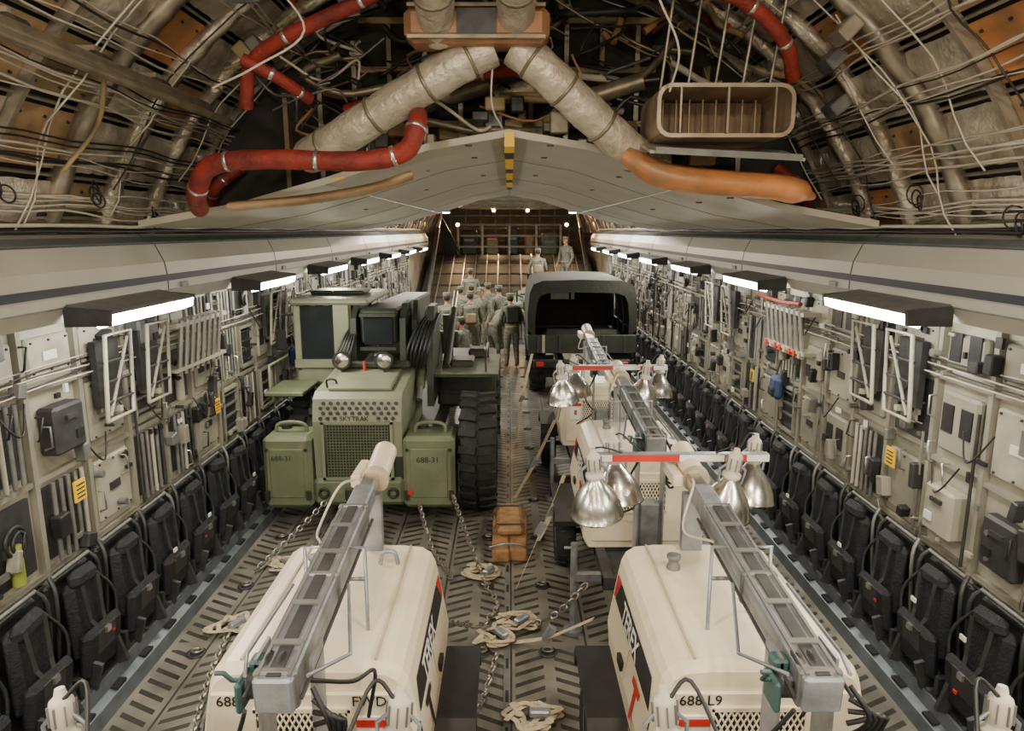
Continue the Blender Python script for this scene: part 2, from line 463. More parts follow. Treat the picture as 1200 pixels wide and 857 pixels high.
    b.bx(s*2.735, s*2.75, Y0, 24, 2.775, 2.785, MGREY)
    b.prism([(s*2.83, 3.14), (s*2.86, 3.20), (s*2.80, 3.16)], Y0, 24, RAIL)
    for j in range(11):
        y = -2.3+j*2.65
        b.prism([(s*(x-.004 if x < 3 else x), z) for x, z in prof], y-.005, y+.005, DGREY)
        b.bx(s*2.72, s*2.745, y+.2, y+.32, 2.79, 2.83, MGREY)
    b.done()
    b = B('trim_3' if s < 0 else 'trim_4')
    for q, (x, z, r, m) in enumerate(((2.96, 3.25, .022, WIREB), (2.93, 3.275, .014, WIREW), (3.02, 3.29, .03, PIPEG), (2.90, 3.24, .012, WIREB), (3.0, 3.36, .02, BLACK), (2.99, 3.42, .015, WIREW))):
        pts = [V((s*(x+R.uniform(-.008, .008)), Y0+k*.5, z+R.uniform(-.008, .008))) for k in range(54)]
        b.tube(pts, r, m, 6)
    b.done()
    b = B('baseboard_left' if s < 0 else 'baseboard_right')
    b.prism([(s*2.70, 0), (s*2.72, .10), (s*2.78, .12), (s*2.80, .20), (s*2.90, .22), (s*2.92, .26), (s*2.97, .26), (s*2.98, 0)], Y0, 20, RAIL)
    b.bx(s*2.98, s*3.14, Y0, 20, 0, .10, DGREY)
    b.bx(s*2.815, s*2.885, Y0, 20, .20, .222, DGREY)
    for j in range(60):
        y = Y0+.2+j*.38
        b.box((s*2.752, y, .118), (.05, .12, .02), BLACK)
        b.box((s*2.85, y+.15, .222), (.09, .03, .012), RAIL)
    b.done()

b = B('wall_back'); b.bx(-3.3, 3.3, 29, 29.1, 0, 5.6, AFTM)
for i in range(9): b.bx(-2.4+i*.6, -2.34+i*.6, 28.9, 29, 2.3, 4.4, RIBM)
for z in (2.8, 3.3, 3.8): b.bx(-2.7, 2.7, 28.88, 29, z, z+.06, RIBM)
b.done()
b = B('wall_front'); b.bx(-3.3, 3.3, -3.1, -3, 0, 5.6, WALL); b.done()

# wing box fairing
b = B('wing_box_panel')
pr = [(-2.75, 3.27), (-2.0, 3.40), (-1.35, 3.58), (-.6, 3.82), (0, 3.92), (.6, 3.82), (1.35, 3.58), (2.0, 3.40), (2.75, 3.27)]
poly = pr+[(x, z+.05) for x, z in reversed(pr)]
b.prism(poly, 5.3, 14, CEILP)
for x, z in (pr[2], pr[4], pr[6]): b.bx(x-.005, x+.005, 5.3, 14, z-.008, z, MGREY)
for y in (7.0, 9.4, 12):
    b.prism([(x, z-.004) for x, z in pr]+[(x, z) for x, z in reversed(pr)], y-.006, y+.006, MGREY)
for y in (5.32, 6.2, 8.2):
    for s in (-1, 1):
        for x, z in ((.3, 3.87), (.95, 3.71), (1.65, 3.495)):
            b.box((s*x, y+.05, z-.008), (.05, .02, .01), DGREY)
b.done()
b = B('yellow_hoist_beam')
for i in range(11):
    b.bx(-.038, .038, 5.25+i*.5, 5.75+i*.5, 3.85, 3.89, YEL if i % 3 != 1 else BLACK)
b.box((0, 5.25, 3.89), (.07, .05, .10), YEL)
for x in (-1.25, 1.1): b.box((x, 5.29, 3.62), (.10, .012, .02), YEL, (0, .3 if x > 0 else -.3, 0))
b.done()
b = B('wing_box_bulkhead')
top = [hull(math.radians(a), 3.18) for a in range(25, 156, 10)]
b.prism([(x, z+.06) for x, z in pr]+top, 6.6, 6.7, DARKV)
for i in range(14):
    x = -2.0+i*.31; zb = 3.97-.26*abs(x); zt = min(5.2, CZ+math.sqrt(3.0**2-x*x))
    b.bx(x, x+.04, 6.5, 6.6, zb, zt, RIBM if i % 3 else OLIVEP)
for z in (4.15, 4.6, 5.0): b.bx(-1.3, 1.3, 6.48, 6.6, z, z+.05, OLIVEP)
b.done()
b = B('aft_ceiling_panel'); b.bx(-1.9, 1.9, 14.05, 28.9, 4.12, 4.18, DUCTD)
for i in range(12): b.bx(-1.9, 1.9, 14.4+i*1.2, 14.48+i*1.2, 4.04, 4.12, RIBM)
b.bx(-2.2, 2.2, 14.0, 14.1, 3.97, 4.6, DARKV)
b.done()

# ------------------------------------------------------------------ overhead ducts
def duct(name, pts, r, m, bands=None, k=6, sc=(1, 1), bandm=None, dy=0):
    b = B(name); P = cr([(p[0], p[1]+dy, p[2]) for p in pts], k)
    rs = [r*(1+.03*math.sin(i*1.7)) for i in range(len(P))]
    b.tube(P, r, m, 16, rs, sc)
    if bands:
        for i in range(bands, len(P)-1, bands):
            t = (P[i+1]-P[i-1]).normalized(); b.lathe([(r*1.02, -.012), (r*1.07, -.009), (r*1.07, .009), (r*1.02, .012)], bandm or DGREY, P[i], t, 16)
    return b.done()
duct('insulated_air_duct', [(-1.46, 4.95, 3.78), (-1.22, 4.75, 3.86), (-.75, 4.6, 4.10), (-.35, 4.5, 4.30), (-.12, 4.5, 4.42)], .125, DUCTW, 5, bandm=PIPEG, dy=.35)
duct('insulated_air_duct', [(1.08, 4.9, 3.70), (.85, 4.75, 3.80), (.52, 4.6, 4.04), (.22, 4.5, 4.28), (.04, 4.5, 4.42)], .125, DUCTW, 5, bandm=PIPEG, dy=.35)
duct('insulated_air_duct', [(-.45, 4.45, 4.48), (-.44, 4.0, 4.64), (-.4, 3.2, 4.80), (-.35, 1, 4.9)], .12, DUCTW, 5, bandm=PIPEG, dy=.3)
duct('insulated_air_duct', [(.04, 4.45, 4.50), (.04, 4.0, 4.66), (.02, 3.2, 4.82), (0, 1, 4.92)], .12, DUCTW, 5, bandm=PIPEG, dy=.3)
b = B('duct_plenum')
b.box((-.2, 4.75, 4.50), (.90, .32, .22), DUCTB, None, .05)
b.box((-.2, 4.585, 4.50), (.24, .02, .15), DGREY)
b.box((-.2, 4.57, 4.59), (.84, .03, .02), PIPEG); b.box((-.2, 4.57, 4.41), (.84, .03, .02), PIPEG); b.done()
b = B('flat_brown_duct')
P = cr([(.80, 5.0, 3.76), (1.05, 4.95, 3.62), (1.45, 4.95, 3.57), (1.85, 4.95, 3.54), (2.1, 5.0, 3.48)], 5)
b.tube(P, .1, ORANGE, 14, [.11, .13, .15, .16, .17]+[.17]*(len(P)-8)+[.12, .08, .05], (1.2, .52)); b.done()
b = B('flat_brown_duct')
P = cr([(-2.0, 5.2, 3.42), (-1.5, 5.15, 3.46), (-1.0, 5.15, 3.54), (-.7, 5.2, 3.64)], 5)
b.tube(P, .1, TANP, 14, None, (1.0, .35)); b.done()
duct('red_bleed_air_duct', [(-2.2, 5.1, 3.40), (-2.08, 4.8, 3.50), (-1.9, 4.65, 3.66), (-1.5, 4.6, 3.69), (-.95, 4.6, 3.68), (-.66, 4.6, 3.74), (-.58, 4.6, 3.90), (-.62, 5.0, 4.02)], .062, REDD, 7, bandm=ALU)
duct('red_bleed_air_duct', [(-1.75, 4.6, 4.05), (-1.66, 4.5, 4.30), (-1.40, 4.4, 4.44), (-.9, 4.3, 4.62), (-.6, 4.2, 4.75)], .045, REDD, 6, bandm=ALU, dy=.3)
duct('red_bleed_air_duct', [(-1.70, 4.45, 4.32), (-1.5, 4.5, 4.22), (-1.35, 4.7, 4.12)], .04, REDD, 5, bandm=ALU, dy=.3)
duct('red_bleed_air_duct', [(.75, 4.2, 4.70), (1.1, 4.2, 4.66), (1.45, 4.3, 4.56), (1.70, 4.4, 4.38), (1.84, 4.6, 4.22)], .045, REDD, 6, bandm=ALU, dy=.2)
duct('red_bleed_air_duct', [(-.5, 5.6, 4.36), (-.2, 5.5, 4.40), (.15, 5.5, 4.42), (.4, 5.7, 4.36)], .06, REDD, 6, bandm=ALU)
duct('red_bleed_air_duct', [(-2.75, 6.6, 3.45), (-2.6, 6.4, 3.62), (-2.4, 6.5, 3.8)], .05, REDD, 4, bandm=ALU)
duct('red_bleed_air_duct', [(2.75, 6.6, 3.45), (2.6, 6.4, 3.62), (2.4, 6.5, 3.8)], .05, REDD, 4, bandm=ALU)
b = B('overhead_conduit_pipe')
b.cyl((-2.2, -2.5, 4.13), (-2.15, 5.2, 4.10), .045, PIPEG)
for i in range(11):
    y = -2+i*.66; b.cyl((-2.195, y, 4.128), (-2.19, y+.09, 4.126), .057, DGREY); b.box((-2.3, y+.045, 4.2), (.2, .03, .03), RIBM)
b.cyl((-2.02, 1, 4.02), (-1.98, 5.2, 4.00), .025, PIPEG)
b.done()
b = B('equipment_tray')
def rr_ring(cx, cz, w, h, r, y, n=4):
    o = []
    for (sx, sz, a0) in ((1, 1, 0), (-1, 1, pi/2), (-1, -1, pi), (1, -1, 3*pi/2)):
        for i in range(n+1):
            a = a0+pi/2*i/n; o.append(V((cx+sx*(w/2-r)+r*math.cos(a), y, cz+sz*(h/2-r)+r*math.sin(a))))
    return o
cx, cz = 1.38, 4.0
o1 = rr_ring(cx, cz, .88, .33, .09, 4.67); o2 = rr_ring(cx, cz, .88, .33, .09, 5.25)
i2 = rr_ring(cx, cz, .83, .28, .07, 5.25); i1 = rr_ring(cx, cz, .83, .28, .07, 4.67)
b.loft([o1, o2, i2, i1, o1], TRAYM, cap=False)
for x in (1.08, 1.38, 1.68): b.bx(x, x+.012, 4.65, 4.69, 3.86, 4.14, PIPEG)
for i in range(8): b.bx(1.04+i*.09, 1.05+i*.09, 5.0, 5.02, 3.88, 4.12, OLIVEP)
b.box((cx, 5.2, 4.0), (.8, .02, .26), DUCTD)
for i in range(5): b.cyl((1.0+i*.18, 4.9, 4.15), (1.05+i*.18, 4.8, 4.75), .010, RIBM, n=6)
b.done()
b = B('access_panel_flap')
b.box((1.40, 4.85, 3.765), (1.0, .42, .02), WALL, (.22, .05, 0)); b.box((1.40, 4.63, 3.73), (.94, .02, .04), MGREY, (.2, .05, 0))
b.done()
b = B('overhead_plumbing')
rr = random.Random(33)
for i in range(100):
    x = rr.uniform(-1.9, 1.9); y = rr.uniform(5.5, 6.4); zt = CZ+math.sqrt(max(0, 3.0**2-x*x)); z = rr.uniform(4.05, zt)
    pts = [V((x, y, z))]
    for k in range(3): pts.append(pts[-1]+V((rr.uniform(-.45, .45), rr.uniform(-.1, .1), rr.uniform(-.2, .25))))
    for p in pts: p.z = max(p.z, 4.0-.2*abs(p.x)+.05)
    b.tube(cr(pts, 4), rr.choice((.008, .010, .014, .03)), rr.choice((PIPEG, PIPEG, DGREY, OLIVEP, MGREY, WIREB, DUCTB, WIREW, BLACK)), 6)
for i in range(44):
    x = rr.uniform(-1.5, 1.5); z0 = 3.97-.24*abs(x)
    b.box((x, rr.uniform(5.4, 6.2), z0+rr.uniform(.08, .26)), (rr.uniform(.06, .22), .12, rr.uniform(.06, .16)), rr.choice((OLIVEP, MGREY, RIBM, DGREY, TAN)), None, .01)
for i in range(34):
    th = rr.uniform(TH0+.35, TH1-.35); y = rr.uniform(4.2, 6.0)
    x, z = hull(th, CR-.12); x2, z2 = hull(th+rr.uniform(-.25, .25), CR-.13)
    if rr.random() < .6: b.tube(cr([(x, y, z), ((x+x2)/2, y+.2, (z+z2)/2), (x2, y+.1, z2)], 4), rr.choice((.010, .015, .025)), rr.choice((PIPEG, STEEL, OLIVEP, REDD)), 6)
    else: b.box((x, y, z), (.14, .18, .10), rr.choice((OLIVEP, MGREY, RIBM)), (0, -th, 0), .01)
for i in range(5):
    x = -1.3+i*.6; b.cyl((x, 5.9, 4.3-.1*abs(x)), (x+.55, 5.8, 4.45-.1*abs(x)), .07, (REDD, PIPEG, DUCTW, PIPEG, TRAYM)[i])
for p in ([(.7, 4.3, 4.9), (.85, 4.3, 4.55), (1.0, 4.4, 4.3), (1.0, 4.6, 4.1)], [(-.1, 4.8, 4.4), (-.12, 5.0, 4.1), (-.05, 5.25, 3.97)],
          [(-1.4, 4.4, 4.7), (-1.2, 4.4, 4.4), (-1.5, 4.4, 4.2), (-1.8, 4.5, 4.1)]):
    b.tube(cr(p, 6), .007, WIREW, 6)
b.done()
b = B('cable_bundles')
rr = random.Random(12)
for s in (-1, 1):
    for th0, n in ((21.5, 5), (27, 7), (35, 7), (43, 4), (54, 4)):
        for q in range(n):
            th = math.radians(th0+q*.62)
            ph = rr.uniform(0, 6); pts = []
            for k in range(76):
                y = Y0+k*.22
                a = th+.010*math.sin(y*1.3+ph)+.005*math.sin(y*5+ph)
                x, z = hull(a, CR-.055-.022*abs(math.sin((y-Y0)*pi/1.28))-.003*q)
                pts.append(V((s*x, y, z)))
            b.tube(pts, rr.choice((.005, .0065, .008)), WIREW if rr.random() < .75 else WIREB, 5)
    for j in range(18):
        y = -1.3+j*.45+.14
        for q in range(rr.choice((0, 1, 2))):
            a0 = math.radians(rr.uniform(19, 30)); a1 = math.radians(rr.uniform(45, 80)); pts = []
            for k in range(12):
                a = a0+(a1-a0)*k/11; x, z = hull(a, CR-.08-.02*math.sin(k*1.4)); pts.append(V((s*x, y+q*.03+.05*math.sin(k*.9+q), z)))
            b.tube(pts, .006, WIREW if rr.random() < .6 else WIREB, 5)
    for j in range(5):
        y = 2.2+j*.9; x, z = hull(math.radians(20+rr.uniform(0, 5)), CR-.12)
        for q in range(3): b.torus((s*x, y+rr.uniform(-.1, .1), z+.03*q), (1, .3*q-.3, .2), .05+.010*q, .006, BLACK, 14, 5)
b.done()

# ------------------------------------------------------------------ lamps
def area(name, parent, loc, direction, sx, sy, e, col, spread=pi):
    l = bpy.data.lights.new(name, 'AREA'); l.shape = 'RECTANGLE'; l.size = sx; l.size_y = sy; l.energy = e; l.color = col; l.spread = spread
    o = bpy.data.objects.new(name, l); bpy.context.collection.objects.link(o)
    o.location = loc; o.rotation_euler = V(direction).to_track_quat('-Z', 'Y').to_euler(); o.parent = parent
    return o
for k in range(-2, 7):
    y = 4.9+2.65*k
    for s in (-1, 1):
        b = B('fluorescent_wall_lamp')
        b.prism([(s*2.75, 2.80), (s*2.48, 2.755), (s*2.46, 2.737), (s*2.75, 2.735)], y-.58, y+.58, MGREY)
        b.prism([(s*2.465, 2.737), (s*2.475, 2.675), (s*2.56, 2.645), (s*2.62, 2.735)], y-.57, y+.57, LAMP)
        b.prism([(s*2.46, 2.76), (s*2.47, 2.665), (s*2.75, 2.66), (s*2.75, 2.79)], y-.60, y-.57, DGREY)
        b.prism([(s*2.46, 2.76), (s*2.47, 2.665), (s*2.75, 2.66), (s*2.75, 2.79)], y+.57, y+.60, DGREY)
        o = b.done()
        l = area('tube_light', o, (s*2.46, y, 2.62), (-s*.62, 0, -.78), .12, 1.1, 30, (1, .91, .72))
        z = -V((-s*.62, 0, -.78)).normalized(); yy = V((0, 1, 0)); x = yy.cross(z).normalized()
        l.rotation_euler = Matrix((x, yy, z)).transposed().to_euler()
for x, y, z, e in ((-1.2, 1.2, 4.85, 90), (1.2, 1.2, 4.85, 90), (-1.5, -1.5, 4.7, 45), (1.5, -1.5, 4.7, 45)):
    b = B('dome_light'); b.lathe([(.14, .06), (.16, 0), (.12, -.05)], MGREY, (x, y, z)); b.lathe([(.11, -.052), (.09, -.07), (.01, -.075)], LAMP, (x, y, z)); o = b.done()
    area('dome_area', o, (x, y, z-.1), (0, .25, -1), .3, .3, e, (1, .87, .68))
for x in (-1.3, 1.3):   # added fill lamps, out of view, aimed aft and up to brighten the hull
    b = B('added_fill_lamp'); b.cyl((x, -2.98, 3.6), (x, -2.85, 3.6), .14, MGREY); b.lathe([(.12, 0), (.1, .02), (.01, .03)], LAMP, (x, -2.85, 3.6), (0, 1, 0)); o = b.done()
    area('added_fill_area', o, (x, -2.78, 3.6), (x*.12, 1, .24), .28, .28, 66, (1, .84, .62))
for x, y, z in ((-2.0, 15.8, 3.95), (2.0, 15.8, 3.95), (-1.95, 18.3, 3.85), (1.95, 18.3, 3.85), (-1.9, 21.5, 3.8), (1.9, 21.5, 3.8)):  # last pair are extra lamps added to brighten the aft end
    b = B('ceiling_spotlight'); b.lathe([(.10, .12), (.13, 0), (.12, -.02)], MGREY, (x, y, z)); b.lathe([(.11, -.022), (.10, -.05), (.01, -.06)], LAMP, (x, y, z)); o = b.done()
    area('spot_area', o, (x, y, z-.1), (-x*.2, -.2, -1), .22, .22, 85, (1, .93, .82))
for x, y, z in ((-1.9, 26.2, 3.45), (2.1, 26.2, 3.45), (-.6, 27.5, 4.0), (.7, 27.5, 4.0)):
    b = B('warm_work_light'); b.cyl((x, y, z), (x, y+.1, z), .09, MGREY); b.ell((x, y-.02, z), (.06, .04, .06), WARML); o = b.done()
    area('warm_area', o, (x, y-.12, z), (-x*.1, -.5, .1), .25, .25, 40, (1, .64, .32))

# ------------------------------------------------------------------ troop seats
for s in (-1, 1):
    b = B('folded_troop_seats'); rr = random.Random(9+s)
    for j in range(33):
        y = 1.6+j*.56
        j1 = rr.uniform(-.02, .02); h = .98+rr.uniform(-.03, .03)
        X = lambda q: s*(3.05-q)
        b.box((X(.05), y, .62), (.05, .47, .72), BLACK, (0, s*.04, 0), .02)
        b.box((X(.13), y+j1, .66), (.10, .36, .56), BLACKF, (rr.uniform(-.05, .05), s*.05, 0), .045)
        b.box((X(.15), y, h-.05), (.09, .27, .13), BLACKF, (rr.uniform(-.15, .15), 0, 0), .04)
        b.box((X(.22), y, .44), (.08, .42, .34), BLACKF, (rr.uniform(-.06, .06), -s*.12, 0), .035)
        b.box((X(.265), y, .50), (.012, .20, .16), DGREY, (0, -s*.12, 0))
        for a in (-1, 1):
            b.tube(cr([(X(.06), y+a*.235, .24), (X(.10), y+a*.24, .6), (X(.12), y+a*.235, .93), (X(.06), y+a*.2, 1.04)], 3), .014, DGREY if rr.random() < .7 else MGREY, 6)
            b.ribbon([(X(.20), y+a*.09, .92), (X(.22), y+a*.07, .66), (X(.27), y+a*.02, .52)], .035, DGREY, (0, 1, 0))
            b.box((X(.24), y+a*.15, .3), (.1, .03, .2), DGREY, (0, s*.3*a, 0))
        b.box((X(.285), y, .56), (.02, .05, .04), ALU)
        b.tube([(X(.08), y-.2, 1.03), (X(.08), y+.2, 1.03)], .014, MGREY, 6)
        if rr.random() < .4: b.box((X(.27), y+rr.uniform(-.1, .1), rr.uniform(.4, .6)), (.012, .03, .018), RED)
        if rr.random() < .5: b.box((X(.26), y+rr.uniform(-.1, .1), rr.uniform(.5, .8)), (.012, .05, .03), WHITE)
        b.box((X(.14), y+.28, .30), (.2, .04, .12), DGREY)
        b.tube(cr([(X(.1), y+.2, .9), (X(.2), y+.26, .7), (X(.22), y+.2, .45), (X(.2), y+.25, .3)], 4), .012, BLACK, 5)
    b.done()

for s in (-1, 1):
    b = B('litter_stanchion_rack')
    for i in range(8):
        y = (7.0+i*.13) if s > 0 else (6.2+i*.12)
        b.cyl((s*2.98, y, 1.96), (s*2.92, y, 2.46), .022, ALU, n=8)
        if s > 0: b.box((s*2.96, y, 2.0), (.05, .05, .06), RED if i % 3 else WALL)
    y0 = 6.9 if s > 0 else 6.1
    b.bx(s*2.92, s*3.12, y0, y0+1.1, 2.4, 2.44, WALL); b.bx(s*2.95, s*3.12, y0, y0+1.1, 2.0, 2.03, WALL)
    if s > 0: b.tube(cr([(2.88, 6.9, 2.53), (2.9, 7.5, 2.50), (2.88, 8.1, 2.52)], 4), .022, REDD, 8)
    b.done()
    b = B('folded_ladder_frame')
    for y0 in ((5.0, 5.6, 8.6, 9.2) if s < 0 else (5.0, 5.55, 9.3, 10.1)):
        pts = [V((s*2.96, y0, 1.86)), V((s*2.93, y0+.02, 2.5)), V((s*2.93, y0+.36, 2.5)), V((s*2.96, y0+.36, 1.86)), V((s*2.96, y0, 1.86))]
        b.tube(pts, .017, WALL, 8)
        for z in (2.0, 2.15, 2.3): b.cyl((s*2.95, y0, z), (s*2.95, y0+.36, z), .012, DGREY, n=6)
        b.box((s*3.04, y0+.18, 2.2), (.05, .3, .5), DGREY)
        b.tube([(s*2.95, y0+.03, 1.9), (s*2.94, y0+.33, 2.45)], .014, WALL2, 6)
        b.bx(s*2.95, s*3.12, y0+.16, y0+.2, 1.9, 1.94, WALL)
    b.done()
    b = B('hanging_kit_bag')
    yk = 7.7 if s > 0 else 9.7
    b.box((s*3.02, yk, 1.52), (.13, .22, .28), BLUE, (.1, 0, 0), .05); b.box((s*2.96, yk, 1.47), (.05, .14, .12), BLACKF, (.1, 0, 0), .02)
    b.tube([(s*3.0, yk, 1.64), (s*3.05, yk, 1.85)], .012, BLACK, 5); b.done()

# ------------------------------------------------------------------ light tower trailers
def wheel(b, c, r, w, rim, nl=18, lug=.03, ax=(1, 0, 0)):
    c = V(c); h = w/2
    b.lathe([(r*.55, -h*.85), (r*.8, -h), (r*.96, -h*.85), (r, -h*.6), (r, h*.6), (r*.96, h*.85), (r*.8, h), (r*.55, h*.85)], RUB, c, ax, 28)
    b.lathe([(r*.56, -h*.7), (r*.5, -h*.86), (r*.42, -h*.4), (r*.2, -h*.35), (r*.18, -h*.7), (.01, -h*.7)], rim, c, ax, 20)
    b.lathe([(r*.56, h*.7), (r*.5, h*.86), (r*.42, h*.4), (r*.2, h*.35), (r*.18, h*.7), (.01, h*.7)], rim, c, ax, 20)
    for i in range(nl):
        for k in (-1, 1):
            a = 2*pi*(i+(.5 if k > 0 else 0))/nl
            b.box(c+V((k*h*.5, math.cos(a)*r*1.005, math.sin(a)*r*1.005)), (h*.95, lug*1.6, lug), RUB, (a+pi/2, 0, k*.35))

def flood(b, o, tilt=(0, 0), sc=1.0):
    M0 = b.M.copy()
    b.M = M0 @ Matrix.Translation(V(o)) @ Euler((tilt[0], tilt[1], 0)).to_matrix().to_4x4() @ Matrix.Scale(sc, 4)
    b.lathe([(.045, .0), (.055, -.03), (.085, -.07), (.13, -.13), (.16, -.20), (.172, -.27), (.178, -.275), (.168, -.268), (.15, -.2), (.12, -.13), (.07, -.07), (.03, -.04)], REFL, (0, 0, 0), n=28, cap=False)
    b.ell((0, 0, -.15), (.04, .04, .09), BULB, 10)
    b.lathe([(.05, -.01), (.06, .0), (.06, .02), (.042, .025), (.042, .05), (.046, .055), (.046, .14), (.042, .155), (.025, .17), (.018, .20)], WIREW, n=18)
    for a in range(8):
        q = a*pi/4; b.box((.049*math.cos(q), .049*math.sin(q), .10), (.010, .005, .08), MGREY, (0, 0, q))
    b.tube([(-.075, 0, -.05), (-.085, 0, .05), (0, 0, .13)], .009, STEEL, 5); b.tube([(.075, 0, -.05), (.085, 0, .05), (0, 0, .13)], .009, STEEL, 5)
    b.M = M0

def light_tower(cx, y0, left=False, lights=True, code='688 L9', xs=(-.62, -.46, .22, .42), front=False):
    b = B('light_tower_trailer'); b.M = Matrix.Translation((cx, y0, 0))
    L = 1.25
    half = [(.47, .56), (.50, .62), (.52, .86), (.46, 1.20), (.445, 1.27), (.42, 1.32), (.37, 1.352), (.25, 1.365)]
    poly = half+[(-x, z) for x, z in reversed(half)]
    def sec(y, k): return [V((x*k, y, .56+(z-.56)*k)) for x, z in poly]
    b.loft([sec(-.0, .955), sec(.015, .98), sec(.05, 1), sec(L-.05, 1), sec(L-.015, .98), sec(L, .955)], CREAM, sm=False)
    b.box((0, -.008, .93), (.86, .02, .62), CREAM, None, .008)
    b.box((-.02, -.02, 1.03), (.40, .012, .26), BLACK)
    for i in range(22):
        for k in (-1, 1):
            x0 = -.30+i*.028; x1 = x0+k*.13
            z0, z1 = .90, 1.16
            d = x1-x0; ta = (-.22-x0)/d; tb = (.18-x0)/d
            t0 = max(0, min(ta, tb)); t1 = min(1, max(ta, tb))
            if t1-t0 > .05:
                b.tube([(x0+(x1-x0)*t0, -.03, z0+(z1-z0)*t0), (x0+(x1-x0)*t1, -.03, z0+(z1-z0)*t1)], .0048, CREAM, 4)
    for z in (.895, 1.165): b.bx(-.235, .195, -.035, -.01, z-.01, z+.01, CREAM)
    for x in (-.23, .19): b.bx(x-.008, x+.008, -.035, -.01, .89, 1.17, CREAM)
    sx = .29 if left else -.31
    b.box((sx, -.024, 1.02), (.14, .012, .22), WHITE); b.box((sx, -.031, 1.10), (.14, .006, .035), RED); b.box((sx, -.031, 1.0), (.03, .006, .06), RED)
    if left:
        b.text('688', .07, (-.40, -.02, 1.18), (1, 0, 0), (0, 0, 1), BLACK, .01); b.text('FWD', .07, (.20, -.02, 1.18), (1, 0, 0), (0, 0, 1), BLACK, .003)
    else:
        b.text(code, .07, (-.38, -.02, 1.18), (1, 0, 0), (0, 0, 1), BLACK, .01)
    for s in (-1, 1):
        u = V((s*(.46-.52), 0, 1.20-.86)).normalized(); n = V((abs(u.z)*s, 0, .17)).normalized()
        def sp(y, t, off=.004): return V((s*.52, y, .86))+u*t+n*off
        b.quad([sp(.10, .20), sp(1.12, .20), sp(1.04, .335), sp(.16, .335)], BLACK)
        b.quad([sp(1.13, .20), sp(1.17, .20), sp(1.17, .335), sp(1.05, .335)], RED)
        if s > 0: b.text('TEREX', .15, sp(.30, .215, .006), (0, 1, 0), u, WHITE, .015)
        else: b.text('TEREX', .15, sp(.88, .215, .006), (0, -1, 0), u, WHITE, .015)
        if s > 0: b.text('T', .26, sp(.22, -.02, .006), (0, 1, 0), u, BLACK, .015)
        else: b.text('T', .26, sp(.42, -.02, .006), (0, -1, 0), u, RED, .02)
        b.tube([sp(.05, .02, .004), sp(.05, .19, .004)], .004, DGREY, 4)
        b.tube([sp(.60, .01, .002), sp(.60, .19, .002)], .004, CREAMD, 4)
        b.box(sp(.7, .05, .01), (.02, .10, .05), BLACK)
        b.box((s*.505, .62, .70), (.01, 1.1, .012), DGREY)
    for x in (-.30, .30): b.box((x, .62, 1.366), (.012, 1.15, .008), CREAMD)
    b.lathe([(.04, 0), (.04, .02), (.03, .04), (.03, .06), (.04, .07), (.04, .085), (0.01, .09)], MGREY, (-.2, .9, 1.36))
    b.tube(cr([(.16, .95, 1.37), (.18, .95, 1.44), (.24, .95, 1.44), (.26, .95, 1.37)], 4), .012, STEEL, 6)
    for x in (-.36, .36): b.bx(x-.04, x+.04, -.55, 1.7, .46, .56, DGREY)
    for y in (-.5, .05, .6, 1.2): b.bx(-.4, .4, y-.04, y+.04, .45, .55, DGREY)
    b.cyl((0, 1.2, .5), (0, 2.0, .48), .045, DGREY); b.torus((0, 2.05, .48), (0, 0, 1), .05, .018, DGREY)
    b.cyl((-.62, .85, .33), (.62, .85, .33), .03, DGREY)
    for s in (-1, 1):
        wheel(b, (s*.60, .85, .335), .32, .19, WHITE, 16, .012)
        b.prismx([(.45, .60), (.52, .70), (1.18, .70), (1.26, .60), (1.26, .55), (1.2, .55), (1.14, .66), (.56, .66), (.51, .55), (.45, .55)], s*.49, s*.72, BLACK)
        b.bx(s*.3, s*.62, -.42, -.36, .46, .52, STEEL); b.cyl((s*.62, -.39, .03), (s*.62, -.39, .78), .028, STEEL); b.cyl((s*.62, -.39, 0), (s*.62, -.39, .03), .08, STEEL)
        b.cyl((s*.62, -.39, .74), (s*.70, -.39, .74), .012, STEEL, n=6)
    b.cyl((0, 1.75, .0), (0, 1.75, .7), .03, STEEL); b.cyl((0, 1.75, 0), (0, 1.75, .02), .08, STEEL)
    b.box((.0, -.22, .5), (.7, .4, .06), DGREY)
    mx = .08 if left else -.04
    for s in (-1, 1):
        b.box((mx+s*.10, -.42, 1.1), (.012, .15, 1.25), STEEL, None, 0)
    b.box((mx, -.42, .8), (.15, .13, .7), STEEL, None, .01)
    z0 = 1.66; z1 = 1.81 if not front else 1.70
    A = V((mx, -.62, z0)); E = V((mx, 1.35, z1)); d = (E-A).normalized(); up = V((0, -d.z, d.y)); ang = math.atan2(d.z, d.y)
    def mb(t0, t1, w, m, off=0):
        c = A+d*((t0+t1)/2)+up*off; b.box(c, (w, t1-t0, w), m, (ang, 0, 0), .01)
    mb(0, 1.35, .14, STEEL); mb(1.3, 1.62, .11, STEEL)
    if not front: mb(1.58, 1.84, .09, ALU)
    for t in (.03, .65, 1.3): mb(t, t+.04, .155, MGREY)
    for k in (-1, 1): b.box(A+d*.67+up*.074+V((k*.056, 0, 0)), (.012, 1.3, .012), MGREY, (ang, 0, 0))
    b.box(A+d*.67+up*.072, (.05, 1.3, .006), DGREY, (ang, 0, 0))
    for t in (.2, .45, .85, 1.1): b.box(A+d*t+up*.076, (.11, .03, .010), MGREY, (ang, 0, 0))
    for s in (-1, 1):
        b.tube([A+V((s*.10, 0, .0)), A+V((s*.10, 0, 0))+d*1.3], .008, DGREY, 5)
        b.tube([A+d*.05+V((s*.11, 0, .05)), A+d*.3+V((s*.2, 0, -.05)), A+d*.65+V((s*.12, 0, .03))], .008, STEEL, 5)
